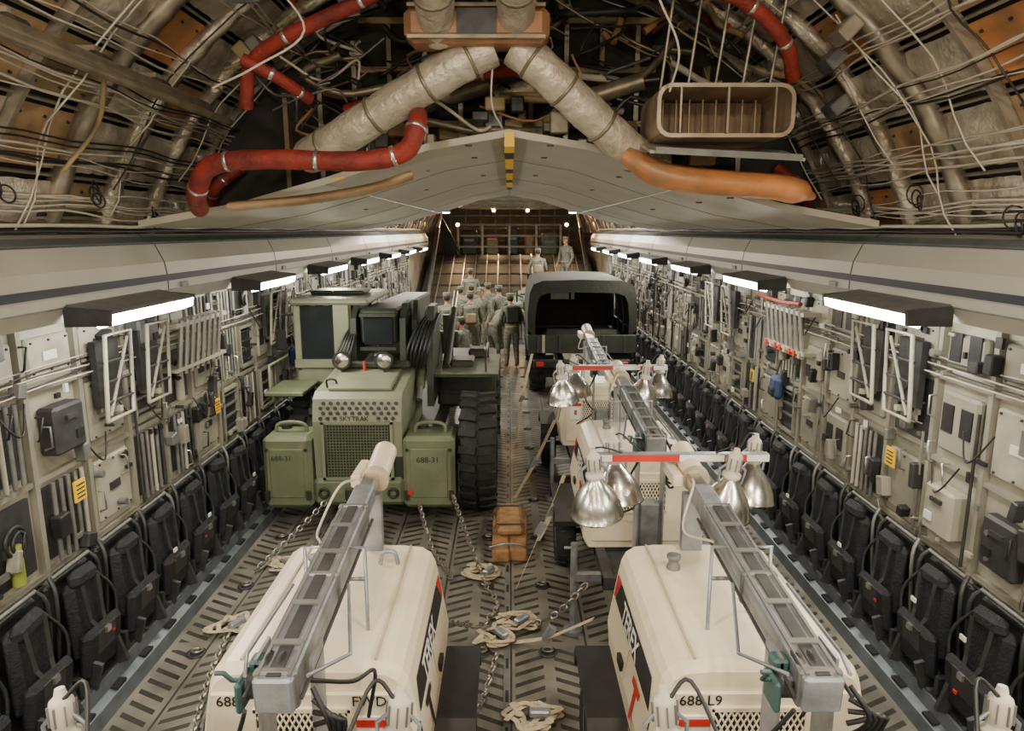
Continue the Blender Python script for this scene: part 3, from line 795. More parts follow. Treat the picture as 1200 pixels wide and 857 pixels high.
    b.cyl((mx-.13, -.5, z0-.03), (mx+.02, -.5, z0-.03), .05, DGREY); b.box((mx-.14, -.52, z0-.04), (.025, .12, .12), TEAL, None, .01); b.box((mx-.10, -.46, z0+.03), (.06, .07, .05), TEAL, None, .01)
    b.tube([(mx-.15, -.52, z0), (mx-.18, -.52, z0), (mx-.18, -.58, z0+.07), (mx-.21, -.58, z0+.07)], .009, TEAL, 6)
    b.torus((mx-.05, -.5, z0+.0), (1, 0, 0), .075, .018, BLACK); b.torus((mx+.0, -.5, z0+.0), (1, 0, 0), .075, .018, BLACK)
    for i in range(4):
        b.tube(cr([(mx+.12, -.56, z0-.05*i), (mx+.18+.02*i, -.6, z0-.1), (mx+.16, -.5, z0-.25-.04*i), (mx+.10, -.45, z0-.3)], 4), .010, BLACK, 5)
    b.tube([(mx-.14, .28, 1.36), (mx-.14, .28, z0+.13), (mx+.14, .28, z0+.13), (mx+.14, .28, 1.36)], .010, STEEL, 7)
    b.tube([(mx-.14, .28, z0-.03), (mx+.14, .28, z0-.03)], .010, STEEL, 7)
    b.box((mx, 1.15, 1.54 if not front else 1.48), (.12, .06, .36 if not front else .26), STEEL)
    if not front:
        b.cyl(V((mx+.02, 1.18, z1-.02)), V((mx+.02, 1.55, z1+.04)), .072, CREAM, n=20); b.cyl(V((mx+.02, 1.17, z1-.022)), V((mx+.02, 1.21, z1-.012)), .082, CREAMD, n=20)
        b.box((mx-.09, 1.3, z1-.02), (.06, .3, .08), CREAM, None, .01)
    if lights and not front:
        yb = 1.34; zb = z1+.07
        b.bx(mx-.60, mx+.50, yb-.025, yb+.025, zb-.025, zb+.025, STEEL)
        for i in range(8): b.bx(mx-.60+i*.1375, mx-.60+(i+1)*.1375, yb-.031, yb-.025, zb-.020, zb+.020, RED if i in (1, 2, 3, 6) else WHITE)
        for i, x in enumerate(xs):
            yy = yb+(-.13 if i % 2 == 0 else .14)
            b.bx(x-.012, x+.012, min(yy, yb), max(yy, yb), zb-.012, zb+.012, STEEL)
            flood(b, (x, yy, zb-.08), (.14 if i % 2 == 0 else -.12, .10*(1 if x > 0 else -1)), .92)
            b.tube(cr([(x, yy, zb+.1), (x*.9, yy, zb+.10), (x*.6, yb+.05, zb+.0), (mx, yb+.05, zb-.02)], 5), .006, BLACK, 5)
    if front:
        yb = 1.45; zb = 1.42
        b.box((mx, 1.28, 1.56), (.10, .40, .05), STEEL); b.box((mx, yb, 1.5), (.08, .05, .2), STEEL)
        b.bx(-.66, .66, yb-.025, yb+.025, zb-.025, zb+.025, STEEL)
        for x, dy in ((-.59, .20), (.59, .20), (-.5, -.26), (.5, -.26)):
            b.bx(x-.012, x+.012, min(yb, yb+dy), max(yb, yb+dy), zb-.012, zb+.012, STEEL)
            flood(b, (x, yb+dy, zb+.06), (-.12, .08*(1 if x > 0 else -1)), .9)
            b.tube(cr([(x, yb+dy, zb+.2), (x*.86, yb+dy+.02, zb+.26), (x*.7, yb+.05, zb+.1), (x*.5, yb, zb)], 5), .008, BLACK, 5)
    b.tube(cr([A+V((.1, .1, 0)), (mx+.2, -.3, 1.5), (mx+.25, -.12, 1.42), (mx+.2, -.05, 1.15)], 6), .009, BLACK, 6)
    b.tube(cr([A+V((-.1, .0, -.05)), (mx-.2, -.5, 1.3), (mx-.1, -.4, 1.1), (mx-.25, -.02, .85)], 6), .009, BLACK, 6)
    if not front: b.tube(cr([(mx-.05, 1.0, z1+.05), (mx-.10, .8, z1+.08), (mx-.18, .65, z1-.1), (mx-.1, .4, z1-.05)], 6), .007, WIREW, 6)
    return b.done()
light_tower(-.90, 2.78, left=True, lights=False)
light_tower(1.13, 2.78, xs=(-.62, -.46, .20, .42))
light_tower(1.14, 5.64)
light_tower(1.14, 8.55, lights=False)
light_tower(-.99, .55, front=True)
light_tower(1.15, .55, front=True)

# ------------------------------------------------------------------ rough terrain forklift
b = B('rough_terrain_forklift'); b.M = Matrix.Translation((0, -.30, 0))
for (x0, x1) in ((-2.70, -2.17), (-1.17, -.60)):
    xc = (x0+x1)/2; w = x1-x0
    b.box((xc, 7.86, .63), (w, .48, .82), GREEN, None, .045)
    b.box((xc, 7.615, .63), (w-.16, .02, .56), GREEN, None, .008)
    b.tube(cr([(xc-.17, 7.85, 1.02), (xc-.15, 7.85, 1.12), (xc, 7.85, 1.15), (xc+.15, 7.85, 1.12), (xc+.17, 7.85, 1.02)], 4), .022, GREEN, 8)
    b.cyl((xc-.1, 8.0, 1.03), (xc-.1, 8.0, 1.08), .06, GREEND)
    for k in (-1, 1):
        b.box((xc+k*(w/2-.04), 7.60, .38), (.05, .03, .1), GREEND); b.cyl((xc+k*(w/2-.05), 7.6, .9), (xc+k*(w/2-.05), 7.61, .9), .02, GREEND)
b.text('688-31', .09, (-1.02, 7.60, .76), (1, 0, 0), (0, 0, 1), GREEND, .005)
b.text('688-31', .08, (-2.60, 7.60, .78), (1, 0, 0), (0, 0, 1), GREEND, .005)
b.cyl((-1.09, 7.58, .42), (-1.09, 7.62, .42), .03, RED)
b.prismx([(7.72, .50), (7.68, 1.20), (7.74, 1.44), (7.85, 1.50), (9.5, 1.64), (9.5, .5)], -2.15, -1.18, GREENL)
b.box((-1.665, 7.70, .87), (.70, .05, .62), BLACK)
for i in range(21): b.box((-2.0+i*.0335, 7.668, .87), (.007, .012, .60), GREEN)
for i in range(19): b.box((-1.665, 7.668, .57+i*.033), (.68, .012, .007), GREEN)
b.box((-1.665, 7.665, 1.19), (.78, .03, .03), GREENL); b.box((-1.665, 7.665, .555), (.78, .03, .03), GREENL)
for k in (-1, 1): b.box((-1.665+k*.375, 7.665, .87), (.03, .03, .66), GREENL)
for r in range(4):
    for i in range(11):
        if r == 0 and 2 < i < 8: continue
        b.cyl((-2.06+i*.079+(r % 2)*.03, 7.66+r*.016, 1.24+r*.053), (-2.06+i*.079+(r % 2)*.03, 7.72+r*.01, 1.23+r*.053), .020, BLACK, n=8)
b.text('SKYTRAK', .075, (-1.85, 7.668, 1.212), (1, 0, 0), (0, 0, 1), GREEND, .008)
for k in (7.95, 8.07):
    for i in range(9): b.cyl((-2.0+i*.085, k, 1.50), (-2.0+i*.085, k, 1.532), .018, BLACK, n=8)
b.box((-1.665, 7.85, .40), (1.02, .42, .32), GREEN, None, .05)
b.box((-1.665, 7.63, .38), (.3, .05, .16), GREEND, None, .02); b.torus((-1.665, 7.60, .35), (1, 0, 0), .06, .018, GREEND)
for k in (-1, 1):
    b.torus((-1.665+k*.38, 7.62, .40), (0, 1, 0), .05, .016, GREEND)
    b.cyl((-1.665+k*.52, 8.0, .35), (-1.665+k*.52, 8.0, .75), .035, GREEND)
b.box((-1.5, 10.2, .62), (1.1, 5.0, .4), GREEND, None, .03)
for y in (8.30, 11.3):
    wheel(b, (-.36, y, .69), .66, .42, GREEN, 22, .05)
    wheel(b, (-2.40, y if y > 9 else 8.9, .69), .66, .46, GREEN, 22, .05)
    b.cyl((-2.3, y, .69), (-.5, y, .69), .12, GREEND)
b.prismx([(8.9, 1.44), (10.3, 1.44), (10.7, 1.27), (10.7, 1.32), (10.3, 1.49), (8.85, 1.49)], -.98, -.14, GREEN)
b.box((-.60, 10.4, 1.15), (.80, 1.3, .62), GREEND, None, .04)
b.box((-.60, 9.73, 1.2), (.5, .03, .35), BLACK); b.box((-.45, 10.1, 1.55), (.25, .3, .14), GREEND, None, .03); b.cyl((-.85, 10.2, 1.48), (-.85, 10.2, 1.78), .045, DGREY)
b.box((-.62, 9.5, 1.53), (.3, .4, .10), GREEND, None, .02); b.tube([(-.3, 9.0, 1.48), (-.3, 9.0, 1.7), (-.3, 10.0, 1.7), (-.3, 10.0, 1.48)], .015, GREEND)
cx0, cx1, cy0, cy1 = -2.70, -1.98, 9.0, 10.4
b.box(((cx0+cx1)/2, (cy0+cy1)/2, 1.25), (cx1-cx0, cy1-cy0, .62), GREENL, None, .03)
for x in (cx0+.04, cx1-.04):
    for y in (cy0+.04, cy1-.04): b.box((x, y, 1.93), (.08, .08, .86), GREENL, None, .01)
b.box(((cx0+cx1)/2+.1, (cy0+cy1)/2, 2.38), (cx1-cx0+.28, cy1-cy0+.14, .08), GREENL, None, .03)
b.box(((cx0+cx1)/2, cy0+.03, 1.97), (cx1-cx0-.14, .02, .76), GLASS); b.box((cx0+.03, (cy0+cy1)/2, 1.93), (.02, cy1-cy0-.14, .76), GLASS); b.box((cx1-.03, (cy0+cy1)/2, 1.93), (.02, cy1-cy0-.14, .76), GLASS)
b.box(((cx0+cx1)/2+.24, cy0+.0, 1.93), (.2, .06, .84), GREENL, None, .01)
b.box((-2.35, cy0-.01, 1.60), (.7, .05, .1), GREENL)
b.box((-2.25, 9.7, 2.45), (.7, .5, .05), GREEND, None, .02)
for i in range(4): b.box((-2.62+.17*i, 9.0, 2.35), (.06, .04, .05), GREEND)
b.tube(cr([(-2.72, 9.1, 2.2), (-2.86, 9.0, 2.2), (-2.86, 9.0, 2.0)], 4), .015, DGREY); b.box((-2.86, 8.98, 1.9), (.12, .03, .25), BLACK, None, .01)
b.box((-2.62, 8.55, 1.38), (.45, .7, .05), GREEN, None, .01)
b.tube([(-2.8, 8.3, 1.40), (-2.8, 8.3, 1.7), (-2.8, 9.0, 1.7)], .018, GREEN)
b.box((-1.60, 10.6, 2.04), (.46, 3.6, .44), GREEND, (-.03, 0, 0), .03)
b.box((-1.60, 8.78, 2.04), (.36, .04, .34), GLASS, None, .01); b.box((-1.60, 8.75, 2.24), (.44, .06, .04), GREEND); b.box((-1.6, 8.75, 1.83), (.44, .06, .04), GREEND)
for x in (-1.90, -1.30):
    b.prismx([(8.70, 1.58), (8.75, 2.2), (9.0, 2.36), (9.5, 2.36), (9.9, 1.7), (9.9, 1.3), (9.0, 1.3)], x-.035, x+.035, GREEND)
b.cyl((-1.95, 9.1, 2.22), (-1.25, 9.1, 2.22), .07, DGREY)
b.prismx([(8.75, 1.1), (8.8, 1.95), (9.05, 2.32), (9.4, 2.32), (9.8, 1.8), (10.2, 1.2)], -1.02, -.94, GREEND)
b.prismx([(8.95, 1.3), (9.0, 2.15), (9.2, 2.38), (9.4, 2.32), (9.6, 1.8)], -1.22, -1.16, GREEND)
b.cyl((-1.10, 8.75, 1.35), (-1.10, 9.9, 2.2), .055, GREEN); b.cyl((-1.10, 8.6, 1.22), (-1.10, 8.8, 1.4), .035, ALU)
b.cyl((-.82, 9.2, 1.5), (-.82, 10.6, 2.1), .055, GREEND); b.cyl((-.82, 10.5, 2.07), (-.82, 11.1, 2.32), .032, ALU)
for i in range(6): b.tube(cr([(-1.25+.04*i, 8.7, 1.6), (-1.22+.05*i, 8.6, 1.85), (-1.12+.04*i, 8.8, 2.1), (-1.05+.03*i, 9.3, 2.2)], 5), .016, BLACK, 7)
for i in range(5): b.tube(cr([(-2.1+.05*i, 8.75, 1.55), (-2.08+.04*i, 8.6, 1.75), (-2.0+.03*i, 8.7, 1.98), (-1.95, 9.0, 2.1)], 5), .014, BLACK, 7)
b.box((-1.62, 8.60, 1.66), (.86, .12, .08), GREEND, None, .02)
for x in (-1.98, -1.48):
    b.lathe([(.05, .12), (.10, .05), (.115, 0), (.105, -.012)], BLACK, (x, 8.42, 1.74), (0, 1, 0)); b.lathe([(.09, -.006), (.075, -.02), (.01, -.028)], REFL, (x, 8.42, 1.74), (0, 1, 0))
    b.box((x, 8.46, 1.62), (.03, .05, .16), GREEND)
b.cyl((-1.73, 8.5, 1.6), (-1.73, 8.5, 1.72), .02, RED)
b.box((-1.66, 8.3, 1.565), (.7, .9, .04), GREENL, (.09, 0, 0), .01)
b.tube(cr([(-2.05, 8.0, 1.5), (-2.05, 7.98, 1.6), (-1.95, 7.98, 1.6), (-1.95, 8.0, 1.5)], 3), .012, GREEND)
b.box((-1.6, 12.6, .9), (1.4, .18, 1.2), GREEND, None, .03)
for x in (-2.0, -1.1): b.box((x, 13.3, .12), (.16, 1.3, .06), DGREY); b.box((x, 12.72, .55), (.16, .07, .9), DGREY)
for x in (-2.2, -1.1): b.box((x, 12.5, 1.1), (.12, .12, 1.4), GREEND)
b.done()

# ------------------------------------------------------------------ canvas topped truck
b = B('canvas_top_cargo_truck'); b.M = Matrix.Translation((0, -.25, -.04))
X0, X1, YA, YB = .36, 2.46, 13.7, 17.9; xc = (X0+X1)/2
def can(y, k=0, dz=0):
    o = []
    for x, z in ((X0, 1.15), (X0-.01, 1.7), (X0+.03, 2.1), (X0+.10, 2.27), (X0+.28, 2.34), (xc, 2.36+dz), (X1-.28, 2.34), (X1-.10, 2.27), (X1-.03, 2.1), (X1+.01, 1.7), (X1, 1.15)):
        o.append(V((xc+(x-xc)*(1-k), y, z-(k*.8 if z > 2 else 0))))
    return o
b.loft([can(YA), can(YA+.7, .012, -.02), can(YA+1.4), can(YA+2.1, .012, -.02), can(YA+2.8), can(YB-1.3)], CANV, sm=True, cap=False, closed=False)
inn = [V((xc+(p.x-xc)*.86, YA, 1.15+(p.z-1.15)*.80)) for p in can(YA)]
inn2 = [V((p.x, YA+.12, p.z)) for p in inn]
b.loft([can(YA), inn, inn2], CANV, closed=False, cap=False)
for y in (YA+.7, YA+1.4, YA+2.1):
    b.tube([p*1+V((0, y-YA, -.03)) for p in inn], .02, DGREY, 6)
b.bx(X0+.05, X1-.05, YB-1.35, YB-1.3, 1.1, 2.3, CANV)
b.bx(X0+.6, X1-.95, YB-1.38, YB-1.35, 1.72, 1.95, WHITE); b.bx(xc-.03, xc+.02, YB-1.4, YB-1.36, 1.7, 1.97, BLACK)
b.bx(X0, X1, YA, YB-1.3, .95, 1.05, GREEND); b.bx(X0, X0+.05, YA, YB-1.3, 1.0, 1.35, GREEND); b.bx(X1-.05, X1, YA, YB-1.3, 1.0, 1.35, GREEND)
b.box((xc, YA-.02, 1.12), (X1-X0, .06, .36), GREEND, None, .01)
for i in range(5): b.box((X0+.2+i*.42, YA-.06, 1.12), (.05, .03, .34), DGREY)
b.ribbon([(X0+.3, YA-.05, 1.3), (X0+.3, YA-.05, .95)], .05, STRAP, (1, 0, 0))
b.box((xc-.3, YA+.4, 1.2), (.9, .4, .3), CANV, None, .08); b.box((xc+.5, YA+.5, 1.2), (.6, .4, .3), GREEND, None, .08)
b.box((xc, YB-.55, 1.45), (1.9, 1.4, 1.1), GREEND, None, .06); b.box((xc, YB+.4, 1.1), (1.5, .9, .6), GREEND, None, .08)
b.bx(xc-.8, xc+.8, YB+.14, YB+.17, 1.55, 1.9, GLASS)
b.bx(xc-.45, xc-.33, YA, YB+.6, .62, .8, DGREY); b.bx(xc+.33, xc+.45, YA, YB+.6, .62, .8, DGREY)
b.box((xc, YA-.06, .74), (1.9, .1, .16), GREEND, None, .02)
for s in (-1, 1):
    b.box((xc+s*.82, YA-.13, .74), (.14, .05, .09), RED, None, .01); b.box((xc+s*.62, YA-.12, .74), (.1, .04, .08), BLACK)
    b.box((xc+s*.78, YA+.3, .62), (.5, .02, .45), RUB)
    b.torus((xc+s*.3, YA-.12, .68), (1, 0, 0), .05, .014, DGREY)
    for y in (YA+.75, YB-.05): wheel(b, (xc+s*.84, y, .525), .47, .33, GREEND, 18, .03)
for y in (YA+.75, YB-.05): b.cyl((xc-.8, y, .525), (xc+.8, y, .525), .08, DGREY)
b.tube([(X0-.02, YB-.8, 1.7), (X0-.16, YB-.8, 1.75)], .02, DGREY); b.box((X0-.18, YB-.8, 1.75), (.04, .15, .3), BLACK, None, .01)
b.done()

# ------------------------------------------------------------------ soldiers
def skin_mesh(chains):
    vs = []; es = []; rad = []; idx = {}
    for ch in chains:
        prev = None
        for (nm, p, r) in ch:
            if nm not in idx:
                idx[nm] = len(vs); vs.append(V(p)); rad.append(r)
            k = idx[nm]
            if prev is not None: es.append((prev, k))
            prev = k
    me = bpy.data.meshes.new('sk'); me.from_pydata(vs, es, [])
    ob = bpy.data.objects.new('sk', me); bpy.context.collection.objects.link(ob)
    md = ob.modifiers.new('s', 'SKIN'); md.use_smooth_shade = True
    for i, r in enumerate(rad):
        d = me.skin_vertices[0].data[i]; d.radius = r if isinstance(r, tuple) else (r, r); d.use_root = (i == 0)
    su = ob.modifiers.new('u', 'SUBSURF'); su.levels = 1; su.render_levels = 1
    bpy.context.view_layer.update()
    ev = bpy.data.meshes.new_from_object(ob.evaluated_get(bpy.context.evaluated_depsgraph_get()))
    out = ([v.co.copy() for v in ev.vertices], [tuple(p.vertices) for p in ev.polygons])
    bpy.data.objects.remove(ob); return out
def soldier_mesh(pose, vest, pack):
    P = dict(lean=.0, hip=.95, kL=(-.11, .04, .50), kR=(.11, .04, .50), aL=(-.13, -.01, .09), aR=(.13, -.01, .09),
             eL=(-.27, -.02, 1.14), eR=(.27, -.02, 1.14), wL=(-.25, .12, .93), wR=(.25, .12, .93))
    P.update(pose)
    ln = P['lean']; H = V((0, 0, P['hip']))
    def T(x, y, z):
        q = V((x, y, z-.95)); c, s_ = math.cos(ln), math.sin(ln)
        return H+V((q.x, q.y*c+q.z*s_, -q.y*s_+q.z*c))
    shL, shR = T(-.19, 0, 1.42), T(.19, 0, 1.42)
    ch = [
        [('pel', H, (.17, .13)), ('wst', T(0, 0, 1.08), (.155, .115)), ('chs', T(0, .01, 1.28), (.18, .13)), ('uch', T(0, 0, 1.41), (.14, .10)), ('nek', T(0, 0, 1.50), .062), ('nk2', T(0, .015, 1.57), .058), ('hd', T(0, .02, 1.66), .085)],
        [('uch', None, 0), ('shL', shL, .078), ('eL', P['eL'], .058), ('wL', P['wL'], .036), ('hL', V(P['wL'])+(V(P['wL'])-V(P['eL'])).normalized()*.07, (.038, .018))],
        [('uch', None, 0), ('shR', shR, .078), ('eR', P['eR'], .058), ('wR', P['wR'], .036), ('hR', V(P['wR'])+(V(P['wR'])-V(P['eR'])).normalized()*.07, (.038, .018))],
        [('pel', None, 0), ('tL', H+V((-.10, 0, -.06)), .115), ('kL', P['kL'], .078), ('cL', V(P['kL']).lerp(V(P['aL']), .4), .074), ('aL', P['aL'], .052), ('fL', V(P['aL'])+V((-.01, .15, -.045)), .042)],
        [('pel', None, 0), ('tR', H+V((.10, 0, -.06)), .115), ('kR', P['kR'], .078), ('cR', V(P['kR']).lerp(V(P['aR']), .4), .074), ('aR', P['aR'], .052), ('fR', V(P['aR'])+V((.01, .15, -.045)), .042)]]
    vs, fs = skin_mesh(ch)
    b = B('soldier'); wL, wR, aL, aR = V(P['wL']), V(P['wR']), V(P['aL']), V(P['aR']); nk = T(0, 0, 1.52)
    gs = {CAMO: [], SKIN: [], BOOT: []}
    fl = min(aL.z, aR.z)
    for f in fs:
        c = sum((vs[i] for i in f), V())/len(f)
        hd = (c-T(0, 0, .95)).dot((T(0, 0, 1.5)-T(0, 0, .95)).normalized())
        dw = min((c-wL-(wL-V(P['eL'])).normalized()*.06).length, (c-wR-(wR-V(P['eR'])).normalized()*.06).length)
        da = min((c-aL).length, (c-aR).length)
        if dw < .068: gs[SKIN].append(f)
        elif hd > .565 and (c-nk).length < .25 and abs(c.x) < .1: gs[SKIN].append(f)
        elif da < .10 or c.z < fl+.02: gs[BOOT].append(f)
        else: gs[CAMO].append(f)
    for m, F in gs.items():
        if F: b.add(vs, F, m, True)
    hc = T(0, .025, 1.67)
    b.ell(hc, (.078, .098, .115), SKIN, 16); b.ell(hc+V((0, .035, -.07)), (.052, .055, .05), SKIN, 12)
    b.ell(hc+V((0, .105, -.015)), (.013, .02, .025), SKIN, 8)
    for s in (-1, 1):
        b.ell(hc+V((s*.03, .092, .012)), (.012, .008, .008), BLACK, 8); b.ell(hc+V((s*.08, 0, -.005)), (.012, .022, .032), SKIN, 8)
    b.box(hc+V((0, .094, -.055)), (.045, .01, .008), RED)
    b.ell(hc+V((0, -.022, .02)), (.083, .092, .105), HAIR, 14)
    b.lathe([(.093, .045), (.098, .07), (.098, .115), (.09, .128), (.01, .132)], CAMO, hc, (0, 0, 1), 16, sm=False)
    b.box(hc+V((0, .125, .052)), (.13, .08, .012), CAMO, (-.25, 0, 0), .004)
    for s, w, e in ((-1, wL, V(P['eL'])), (1, wR, V(P['eR']))):
        d = (w-e).normalized(); sd = d.cross(V((s, 0, 0)))
        if sd.length < .1: sd = V((0, 1, 0))
        sd.normalize(); nn = d.cross(sd).normalized()*s
        pal = w+d*.085
        for i, (o, ln_) in enumerate(((-.028, .055), (-.010, .068), (.010, .074), (.028, .068))):
            a = pal+sd*o; b.tube([a-d*.02, a+d*ln_*.45, a+d*ln_*.8+nn*(-.012), a+d*ln_*.95+nn*(-.03)], .009, SKIN, 6, [.010, .0095, .009, .007])
        b.tube([w+d*.03+sd*.03, w+d*.06+sd*.055, w+d*.10+sd*.058-nn*.01], .010, SKIN, 6, [.012, .011, .008])
    c = T(0, 0, .99); b.lathe([(.172, -.02), (.175, 0), (.172, .02)], TAN, c, T(0, 0, 1.2)-c, 16, cap=False)
    if vest:
        q = (-ln, 0, 0)
        b.box(T(0, -.13, 1.27), (.32, .07, .40), GREEND, q, .03); b.box(T(0, .14, 1.25), (.30, .06, .36), GREEND, q, .03)
        for s in (-1, 1): b.box(T(s*.12, 0, 1.46), (.06, .26, .03), GREEND, q, .01); b.box(T(s*.19, 0, 1.18), (.04, .24, .16), GREEND, q, .015)
        for s in (-.09, 0, .09): b.box(T(s, .185, 1.16), (.075, .04, .12), DGREY, q, .01)
    if pack:
        q = (-ln, 0, 0); b.box(T(0, -.22, 1.25), (.34, .2, .46), CAMO, q, .06); b.box(T(0, -.34, 1.18), (.24, .08, .24), TAN, q, .03)
    return b
poses = {
    'stand': (dict(), False, False),
    'stand_vest': (dict(lean=.22, wR=(.16, .30, 1.0), wL=(-.15, .30, 1.02), eL=(-.28, .06, 1.15), eR=(.28, .06, 1.15)), True, False),
    'walk': (dict(kL=(-.10, .17, .52), aL=(-.11, .16, .09), kR=(.10, -.02, .50), aR=(.11, -.26, .13), wL=(-.27, -.12, .92), eL=(-.27, -.12, 1.15), wR=(.27, .24, 1.0), eR=(.26, .04, 1.14)), False, True),
    'bend': (dict(lean=.75, hip=.90, kL=(-.12, .10, .48), kR=(.12, .10, .48), eL=(-.24, .45, .98), eR=(.24, .45, .98), wL=(-.16, .62, .80), wR=(.16, .62, .80)), False, False),
    'sit': (dict(lean=.12, hip=.52, kL=(-.16, .44, .50), kR=(.16, .44, .50), aL=(-.15, .42, .09), aR=(.15, .42, .09), eL=(-.27, .12, .74), eR=(.27, .12, .74), wL=(-.16, .33, .62), wR=(.16, .33, .62)), False, False),
}
pm = {}
def soldier(pose, x, y, z, ang):
    if pose not in pm:
        pm[pose] = o = soldier_mesh(*poses[pose]).done()
    else:
        o = pm[pose].copy(); bpy.context.collection.objects.link(o)
    o.location = (x, y, z); o.rotation_euler = (0, 0, ang)
soldier('stand_vest', .06, 16.5, 0, .25)
soldier('walk', -.95, 17.0, 0, .1)
soldier('stand', -.72, 18.2, 0, 2.6)
soldier('bend', -.42, 16.9, 0, -.9)
soldier('stand', -1.30, 18.6, 0, -.4)
soldier('stand', -.28, 18.9, 0, .6)
soldier('walk', -1.48, 16.6, 0, .2)
soldier('stand', -1.05, 19.4, 0, 0)
soldier('stand', -.60, 19.8, 0, .5)
soldier('walk', -1.15, 20.8, rampz(20.9), .1)
soldier('walk', .90, 22.3, rampz(22.3), 0)
soldier('stand', 1.85, 23.2, rampz(23.2), 2.4)
b = B('ammunition_crate_seat')
b.box((-1.0, 15.6, .22), (.55, .4, .44), GREEND, None, .02); b.box((-1.0, 15.6, .45), (.57, .42, .04), GREEN, None, .01)
for k in (-1, 1): b.tube([(-1.0+k*.29, 15.5, .3), (-1.0+k*.31, 15.6, .28), (-1.0+k*.29, 15.7, .3)], .01, TAN)
b.done()
soldier('sit', -1.0, 15.62, -.02, 1.2)

b = B('kit_bag_pile')
rr = random.Random(2)
for i in range(16):
    x = rr.uniform(-.2, 1.4); y = rr.uniform(21.0, 21.9); z = rampz(y)+rr.choice((.15, .40, .62))
    b.box((x, y, z), (.55, .35, .28), rr.choice((TAN, GREEN, CAMO, BLACKF)), (0, 0, rr.uniform(-.6, .6)), .09)
b.done()
b = B('ramp_cargo_frame')
for x in (-1.9, -1.0, 0, 1.0, 1.9):
    b.box((x, 26.4, RZ+.55), (.08, .08, 1.1), RIBM)
for z in (RZ+.3, RZ+.7, RZ+1.1): b.box((0, 26.4, z), (3.9, .06, .07), MGREY)
for x, w_, h_, m_ in ((-1.5, .6, .9, GREEND), (-.65, .45, .6, TAN), (.1, .5, 1.0, DGREY), (.75, .35, .7, DUCTB), (1.5, .6, .8, GREEN)):
    b.box((x, 26.8, RZ+h_/2), (w_, .5, h_), m_, None, .05); b.box((x, 26.53, RZ+h_*.6), (w_*.6, .03, .1), MGREY)
for i in range(6): b.tube(cr([(-2.3+.1*i, 26, RZ), (-2.4+.05*i, 25.8, RZ+.8), (-2.5, 25.5, RZ+1.5)], 5), .03, BLACK)
b.done()
for s in (-1, 1):
    b = B('ramp_hydraulic_arm')
    b.cyl((s*2.55, 20.5, .4), (s*2.45, 24.5, 3.3), .07, DGREY); b.cyl((s*2.45, 24.5, 3.3), (s*2.4, 26.0, 4.1), .04, ALU)
    b.done()

# ------------------------------------------------------------------ floor furniture
b = B('tie_down_rings')
for i in range(13):
    for x in (-2.45, -1.6, -.22, .30, 1.9, 2.45):
        y = 3.9+i*1.05
        b.lathe([(.07, 0), (.075, .008), (.05, .008), (.045, .003), (.001, .003)], DGREY, (x, y, .001), n=16); b.torus((x, y+.02, .016), (0, .15, 1), .04, .009, CHAINM, 14, 5)
b.done()
b = B('trim_5')
for x in (-.02, -2.05, 2.02):
    b.bx(x-.025, x+.025, Y0, 20, 0, .010, MGREY)
    for j in range(60): b.box((x, Y0+.2+j*.38, .011), (.02, .12, .006), BLACK)
b.done()
b = B('timber_shoring')
b.box((-.09, 7.0, .07), (.18, 1.10, .14), WOOD, (0, 0, .01), .02); b.box((.095, 7.0, .07), (.18, 1.05, .14), WOOD, (0, 0, -.01), .02)
b.box((.0, 7.1, .19), (.27, .70, .09), WOOD, (0, 0, .03), .03)
for y in (6.85, 7.35): b.ribbon([(-.19, y, .10), (-.14, y, .242), (.15, y, .242), (.20, y, .10)], .03, DGREY, (0, 1, 0))
b.tube(cr([(-.2, 6.5, .15), (0, 6.43, .22), (.17, 6.5, .15)], 4), .010, STEEL)
b.done()
def strap(pts, side):
    b = B('tie_down_strap'); b.ribbon(cr(pts, 5), .05, STRAP, side); m = V(pts[1]); b.box(m+V((0, 0, .03)), (.06, .05, .12), STEEL, (0, .5, 0)); b.done()
strap([(.50, 6.0, 1.12), (.28, 5.95, .56), (.06, 5.9, .03)], (.2, .9, 0))
strap([(.60, 4.6, .50), (.3, 4.85, .2), (.05, 5.05, .03)], (.5, .8, .1))
strap([(.60, 8.9, .8), (.3, 8.4, .35), (.06, 8.1, .03)], (.6, -.5, .1))
strap([(.40, 12.2, 1.1), (.2, 11.2, .5), (.1, 10.6, .03)], (.6, -.2, .1))
strap([(.62, 7.6, .5), (.45, 7.2, .2), (.30, 6.9, .03)], (.6, -.2, .1))
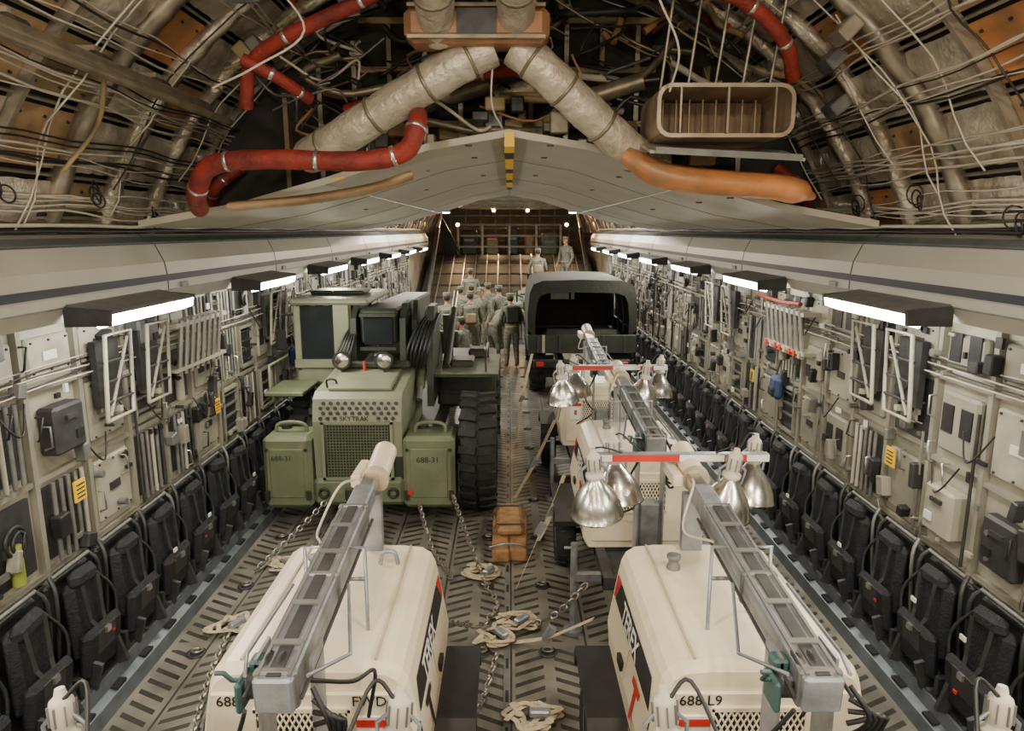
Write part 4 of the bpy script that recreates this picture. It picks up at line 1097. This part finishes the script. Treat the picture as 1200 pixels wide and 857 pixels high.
for (cx, cy) in ((-.12, 5.15), (.05, 5.35), (-2.3, 5.3), (-2.2, 6.4), (2.1, 6.0), (-.25, 6.2), (.15, 4.2)):
    b = B('loose_strap_pile'); rr = random.Random(int(cx*100+cy*10))
    for q in range(4):
        pts = []; a = rr.uniform(0, 6)
        for k in range(9):
            a += rr.uniform(.3, 1.1); r = rr.uniform(.05, .18)
            pts.append(V((cx+r*math.cos(a)*1.2, cy+r*math.sin(a), .015+rr.uniform(0, .05))))
        b.ribbon(cr(pts, 4), .036, STRAP)
    b.box((cx+.05, cy-.03, .07), (.06, .14, .05), STEEL, (0, 0, rr.uniform(0, 3)), .01); b.done()
for pts in ([(-.50, 4.4, .62), (-.38, 4.9, .28), (-.16, 5.25, .03)], [(-1.05, 4.9, .25), (-1.4, 6.2, .05), (-1.45, 7.2, .3)], [(-.62, 7.25, .4), (-.35, 6.4, .12), (-.20, 5.9, .03)],
            [(-1.0, 7.3, .3), (-.8, 6.7, .05), (-.55, 6.1, .03)], [(-2.0, 7.2, .35), (-2.25, 6.7, .15), (-2.45, 6.25, .03)], [(.62, 5.2, .45), (.4, 5.2, .2), (.2, 5.3, .03)],
            [(-.2, 5.9, .03), (-.1, 5.6, .03), (-.2, 5.3, .03), (0, 5.15, .03)], [(1.75, 7.2, .5), (2.1, 7.2, .2), (2.4, 7.1, .03)], [(-2.0, 3.8, .03), (-2.2, 4.6, .03), (-2.3, 5.3, .03)],
            [(-.3, 3.9, .35), (-.2, 4.3, .03), (-.1, 4.9, .03)]):
    b = B('tie_down_chain'); b.chain(cr(pts, 3), CHAINM, .075); b.done()

# ------------------------------------------------------------------ world & camera
w = bpy.data.worlds.new('world'); bpy.context.scene.world = w; w.use_nodes = True
w.node_tree.nodes['Background'].inputs[0].default_value = (.9, .75, .55, 1); w.node_tree.nodes['Background'].inputs[1].default_value = .02
cd = bpy.data.cameras.new('camera'); cd.sensor_width = 36; cd.lens = 820/1200*36; cd.clip_end = 200; cd.clip_start = .05
cam = bpy.data.objects.new('camera', cd); bpy.context.collection.objects.link(cam)
cam.location = (0, 0, 3.25); cam.rotation_euler = (math.radians(90-10.94), 0, -3/820)
bpy.context.scene.camera = cam
